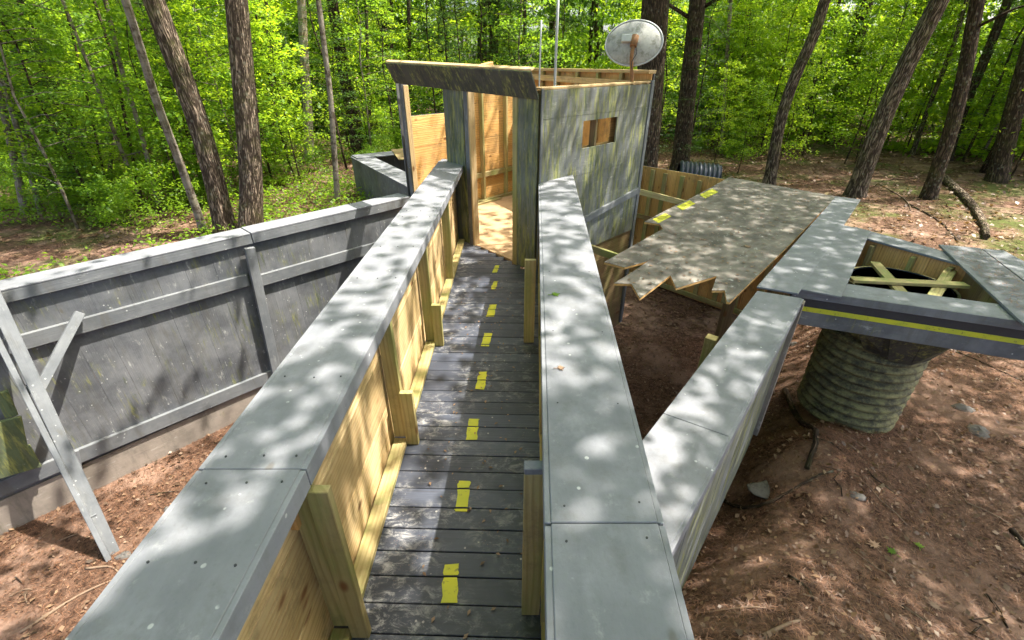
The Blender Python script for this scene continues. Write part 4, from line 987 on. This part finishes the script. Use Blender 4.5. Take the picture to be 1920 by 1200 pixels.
def fern(x, y, s, label):
    C = []; Yw = []
    for k in range(9):
        yaw = k * .7 + rng.random() * .3; L = .55 * s
        for side in (-1, 1):
            t = np.linspace(.12, 1, 22); w = .13 * s * np.sin(np.pi * t ** .8) * .9 + .01
            z = .75 * L * t * 1.1 - .75 * L * t * t * .9
            for q in (.25, .5, .75, 1):
                C.append(np.stack([np.cos(yaw) * L * t - side * np.sin(yaw) * w * q, np.sin(yaw) * L * t + side * np.cos(yaw) * w * q, z + .02], 1)); Yw.append(np.full(22, yaw + side * 1.4))
    me = leaf_mesh('fern', np.concatenate(C), .12, .045 * s, M['leafg'], .5, np.concatenate(Yw))
    o = link('fern', me, None); o.location = (x, y, G(x, y)); return tag(o, label, 'fern')
for (u, v, s, lb) in ((90, 352, 1.3, 'bright arching fern right of the left-edge trunks'), (215, 335, 1.1, 'arching fern between the dark leaning tree and the slender saplings'), (35, 395, 1.2, 'fern at the foot of the left-edge trunks'), (700, 270, 1.0, 'fern left of the tower, behind the low hull box'), (520, 345, .9, 'small fern between the big trees and the birch'), (150, 385, .9, 'small fern behind the palisade, in front of the dark leaning tree')):
    p = P(u, v, -.5); fern(p.x, p.y, s * 1.1, lb)

# litter
def litter(n, xr, yr, size, mat, name, label, aspect, tilt, lift, cond=None):
    x = ng.uniform(*xr, n); y = ng.uniform(*yr, n)
    keep = np.ones(n, bool) if cond is None else cond(x, y); x, y = x[keep], y[keep]
    c = np.stack([x, y, ground(x, y) + lift + ng.random(len(x)) * lift], 1)
    return tag(link(name, leaf_mesh(name, c, tilt, size, mat, aspect), None), label, 'litter', kind='stuff')
litter(45000, (-8, -1.2), (.3, 6), .07, M['needle'], 'pine_needles', 'rust-brown fallen pine needles strewn over the ground left of the walkway', .05, .12, .008)
litter(150000, (.8, 8.5), (.2, 7.5), .07, M['needle'], 'pine_needles', 'rust-brown fallen pine needles strewn over the ground right of the walkway', .04, .14, .006)
litter(22000, (-9, 10), (.3, 12), .038, M['dead'], 'dead_leaves', 'brown dead leaves scattered over the ground', .6, .5, .012)
litter(16000, (-16, 18), (8, 26), .10, M['dead'], 'dead_leaves', 'brown leaf litter on the forest floor behind the yard', .7, .35, .015)
litter(6000, (-8, 9), (.4, 9), .06, M['dead2'], 'dead_leaves', 'tan and brown curled leaves lying among the needles', .65, .45, .015)
# debris on the flat boards
def scatter_on(poly, n, z, size, mat, name, label, aspect=.05, parent=None):
    xs, ys = [p[0] for p in poly], [p[1] for p in poly]; out_ = []
    while len(out_) < n:
        x, y = rng.uniform(min(xs), max(xs)), rng.uniform(min(ys), max(ys)); c = False; j = len(poly) - 1
        for i in range(len(poly)):
            if (poly[i][1] > y) != (poly[j][1] > y) and x < (poly[j][0] - poly[i][0]) * (y - poly[i][1]) / (poly[j][1] - poly[i][1]) + poly[i][0]: c = not c
            j = i
        if c: out_.append((x, y, z + rng.random() * .004))
    return tag(link(name, leaf_mesh(name, np.array(out_), .06, size, mat, aspect), None), label, 'litter', kind='stuff')
scatter_on(pts, 2600, HZ + .005, .08, M['needle'], 'pine_needles', 'rusty needles scattered on the jagged platform')
scatter_on(pts, 260, HZ + .006, .045, M['dead'], 'dead_leaves', 'small dead leaves on the jagged platform', .6)
q = [P(1775, 470, HZ).xy[:], P(1860, 475, HZ).xy[:], P(1915, 560, HZ).xy[:], P(1900, 590, HZ).xy[:], P(1700, 560, HZ).xy[:], P(1760, 545, HZ).xy[:]]
scatter_on([P(1775, 470, HZ).xy[:], P(1850, 475, HZ).xy[:], P(1925, 540, HZ).xy[:], P(1915, 595, HZ).xy[:]], 380, HZ + .03, .09, M['needle'], 'pine_needles', 'rusty needles lying on the bow cover planks')
scatter_on([(-.6, .6), (.1, .6), (.15, 5), (-.6, 5.5)], 150, .008, .03, M['dead'], 'leaf_crumbs', 'tiny leaf crumbs on the dark walkway boards', .5)

# sticks, stones, log
def rock(u, v, z, s, label, flat=.5):
    p = P(u, v, z); z = G(p.x, p.y)
    for _ in range(5): p = P(u, v, z); z = G(p.x, p.y)
    m = MB(); rings, seg = 9, 14; sx, sy = s * rng.uniform(.8, 1.2), s * rng.uniform(.6, .9); ph = rng.random() * 6
    for i in range(rings + 1):
        f = math.pi * i / rings
        for j in range(seg):
            t = 2 * math.pi * j / seg; k = 1 + .16 * math.sin(2 * t + ph) * math.sin(f) + .10 * math.sin(3 * t + ph * 2 + 2 * f) + rng.uniform(-.11, .11)
            m.v.append(Vector((p.x + sx * k * math.sin(f) * math.cos(t), p.y + sy * k * math.sin(f) * math.sin(t), z - s * flat * .35 + s * flat * k * math.cos(f))))
    for i in range(rings):
        for j in range(seg):
            m.f.append([i * seg + j, (i + 1) * seg + j, (i + 1) * seg + (j + 1) % seg, i * seg + (j + 1) % seg]); m.r.append((.5, .5)); m.smooth.append(True); m.uv += [(0, 0)] * 4
    return tag(m.build('stone', M['rock'], None, (p.x, p.y, z)), label, 'stone')
rock(35, 960, -2.3, .30, 'large blue-grey boulder below the mossy planks at the lower left', .45)
rock(232, 1042, -2.3, .09, 'small pale stone beside the foot of the leaning prop')
rock(315, 955, -2.3, .06, 'small grey stone between prop and left railing')
rock(1440, 917, -1.6, .17, 'flat grey-brown stone half buried in needles, nearest the hull wall', .14)
rock(1605, 928, -1.6, .09, 'small dark stone on the needles below the ribbed pipe', .3)
rock(1805, 765, -1.6, .13, 'grey stone on the ground right of the ribbed pipe, upper one', .45)
rock(1835, 808, -1.6, .16, 'pale flat stone on the ground right of the ribbed pipe, lower one', .3)
rock(1490, 645, -1.5, .10, 'small stone in the sun between the hull end post and the pipe', .4)
def stick(u0, v0, u1, v1, rad, label, name='stick', mt='rope', bend=.1, lift=0, group=None):
    a = P(u0, v0, -1.6 if u0 > 960 else -2.3); b = P(u1, v1, -1.6 if u0 > 960 else -2.3)
    for _ in range(5): a = P(u0, v0, G(a.x, a.y)); b = P(u1, v1, G(b.x, b.y))
    L = (b - a).length; s = Vector((-(b - a).y, (b - a).x, 0)).normalized(); pts_ = []; ph = rng.random() * 6
    for k in range(9):
        t = k / 8; p = a.lerp(b, t) + s * L * bend * (math.sin(math.pi * t) + .3 * math.sin(5 * t + ph)); p.z = G(p.x, p.y) + rad * .6 + lift * t; pts_.append(p)
    return tag(MB().tube(pts_, [rad * (1 - .45 * k / 8) for k in range(9)], 8).build(name, M[mt], None, tuple(a)), label, 'stick' if name == 'stick' else name, group)
lg = stick(1768, 338, 1838, 448, .10, 'mossy crooked fallen log beside the dark trunk on the right', 'log', 'bark', .04)
stick(1470, 735, 1500, 880, .045, 'dark root-like branch on the shaded ground left of the ribbed pipe', 'stick', 'barkd', .06)
stick(1352, 930, 1560, 895, .022, 'long bent dark stick curving past the flat stone', 'stick', 'barkd', -.25)
stick(1430, 1195, 1500, 1165, .015, 'pale bare stick at the bottom edge, right of centre', 'stick', 'rope', .02)
stick(1690, 1140, 1735, 1168, .018, 'short dark stick near the bottom right', 'stick', 'barkd')
stick(1480, 1080, 1525, 1127, .012, 'thin dark twig left of the green maple leaf', 'stick', 'barkd')
stick(1240, 540, 1260, 520, .01, 'twig', 'stick') if False else None
stick(1895, 995, 1925, 1040, .03, 'thick short stick at the right edge in a sun patch', 'stick', 'barkd')
stick(1845, 1115, 1890, 1180, .014, 'slanting thin stick in the lower right corner', 'stick', 'barkd')
stick(1705, 385, 1800, 455, .022, 'long thin branch lying on sunlit ground above the bow', 'stick', 'barkd', .05)
stick(1645, 345, 1700, 395, .02, 'thin branch lying right of the largest right trunk', 'stick', 'rope', .08)
stick(1790, 660, 1915, 715, .014, 'long thin twig on the ground right of the bow beam', 'stick', 'barkd', .05)
stick(165, 1065, 225, 1078, .014, 'pale twig left of the walkway, below the small pale stone')
stick(40, 1185, 210, 1090, .016, 'long brown stick slanting along the lower left ground', 'stick', 'rope', .06)
stick(20, 1118, 60, 1105, .012, 'short twig in the lower left corner')
stick(215, 385, 255, 318, .06, 'dark mossy broken stem leaning among the saplings on the left', 'stick', 'barkd', .05, 1.1)
for k in range(130):
    x, y = rng.uniform(1.6, 8), rng.uniform(.8, 6)
    if (x - .72) * .786 - (y - 1.31) * .618 < .5 or (Vector((x, y)) - pc).length < .8: x, y = rng.uniform(-6, -2), rng.uniform(1.2, 4)
    a = rng.random() * 6.28; L = rng.uniform(.12, .5); r_ = rng.uniform(.003, .009)
    pp = [Vector((x + math.cos(a + .3 * i * rng.random()) * L * i / 4, y + math.sin(a) * L * i / 4, 0)) for i in range(5)]
    for p_ in pp: p_.z = G(p_.x, p_.y) + r_ + .01
    tag(MB().tube(pp, [r_, r_, r_ * .9, r_ * .7, r_ * .4], 6).build('twig', M['rope' if k % 2 else 'barkd'], None, tuple(pp[0])), 'small twig lying on the brown needle ground', 'twig', 'small twigs on the needle ground')

# single leaves
def maple(p, s, mat, label, rz=0):
    m = MB(); k = 10; pt = []
    for i in range(k * 2):
        t = 2 * math.pi * i / (k * 2); rr_ = s * ((1 if i % 4 == 0 else .8) if i % 2 == 0 else .45) * (1 if math.cos(t) > -.5 else .6)
        pt.append((p.x + rr_ * math.cos(t + rz), p.y + rr_ * math.sin(t + rz)))
    m.prism(pt, p.z, p.z + .003); m.tube([p, p + Vector((math.cos(rz + 3.14) * s * 1.3, math.sin(rz + 3.14) * s * 1.3, .004))], .002, 5)
    return tag(m.build('fallen_leaf', mat, None, tuple(p)), label, 'leaf')
maple(P(1040, 552, CZT + .006), .035, M['leafa'], 'green leaf lying on the right railing cap', .3)
def gp(u, v):
    p = P(u, v, -1.6)
    for _ in range(5): p = P(u, v, G(p.x, p.y))
    return p + Vector((0, 0, .03))
maple(gp(1671, 1038), .055, M['leafa'], 'bright green maple leaf on the brown needles, left of the smaller one', 2)
maple(gp(1721, 1027), .045, M['leafa'], 'small green maple leaf on the brown needles, right of the brighter one', 1)
maple(gp(1637, 1026), .07, M['dead'], 'tan dead oak leaf beside the green maple leaves', 1.6)
maple(gp(1748, 1140), .06, M['dead'], 'curled tan leaf near the bottom right', .6)
maple(P(1400, 462, HZ + .01), .06, M['dead'], 'tan dead leaf on the jagged platform', .2)
maple(P(1050, 690, CZT + .006), .025, M['dead'], 'small orange dead leaf on the right railing cap', .2)
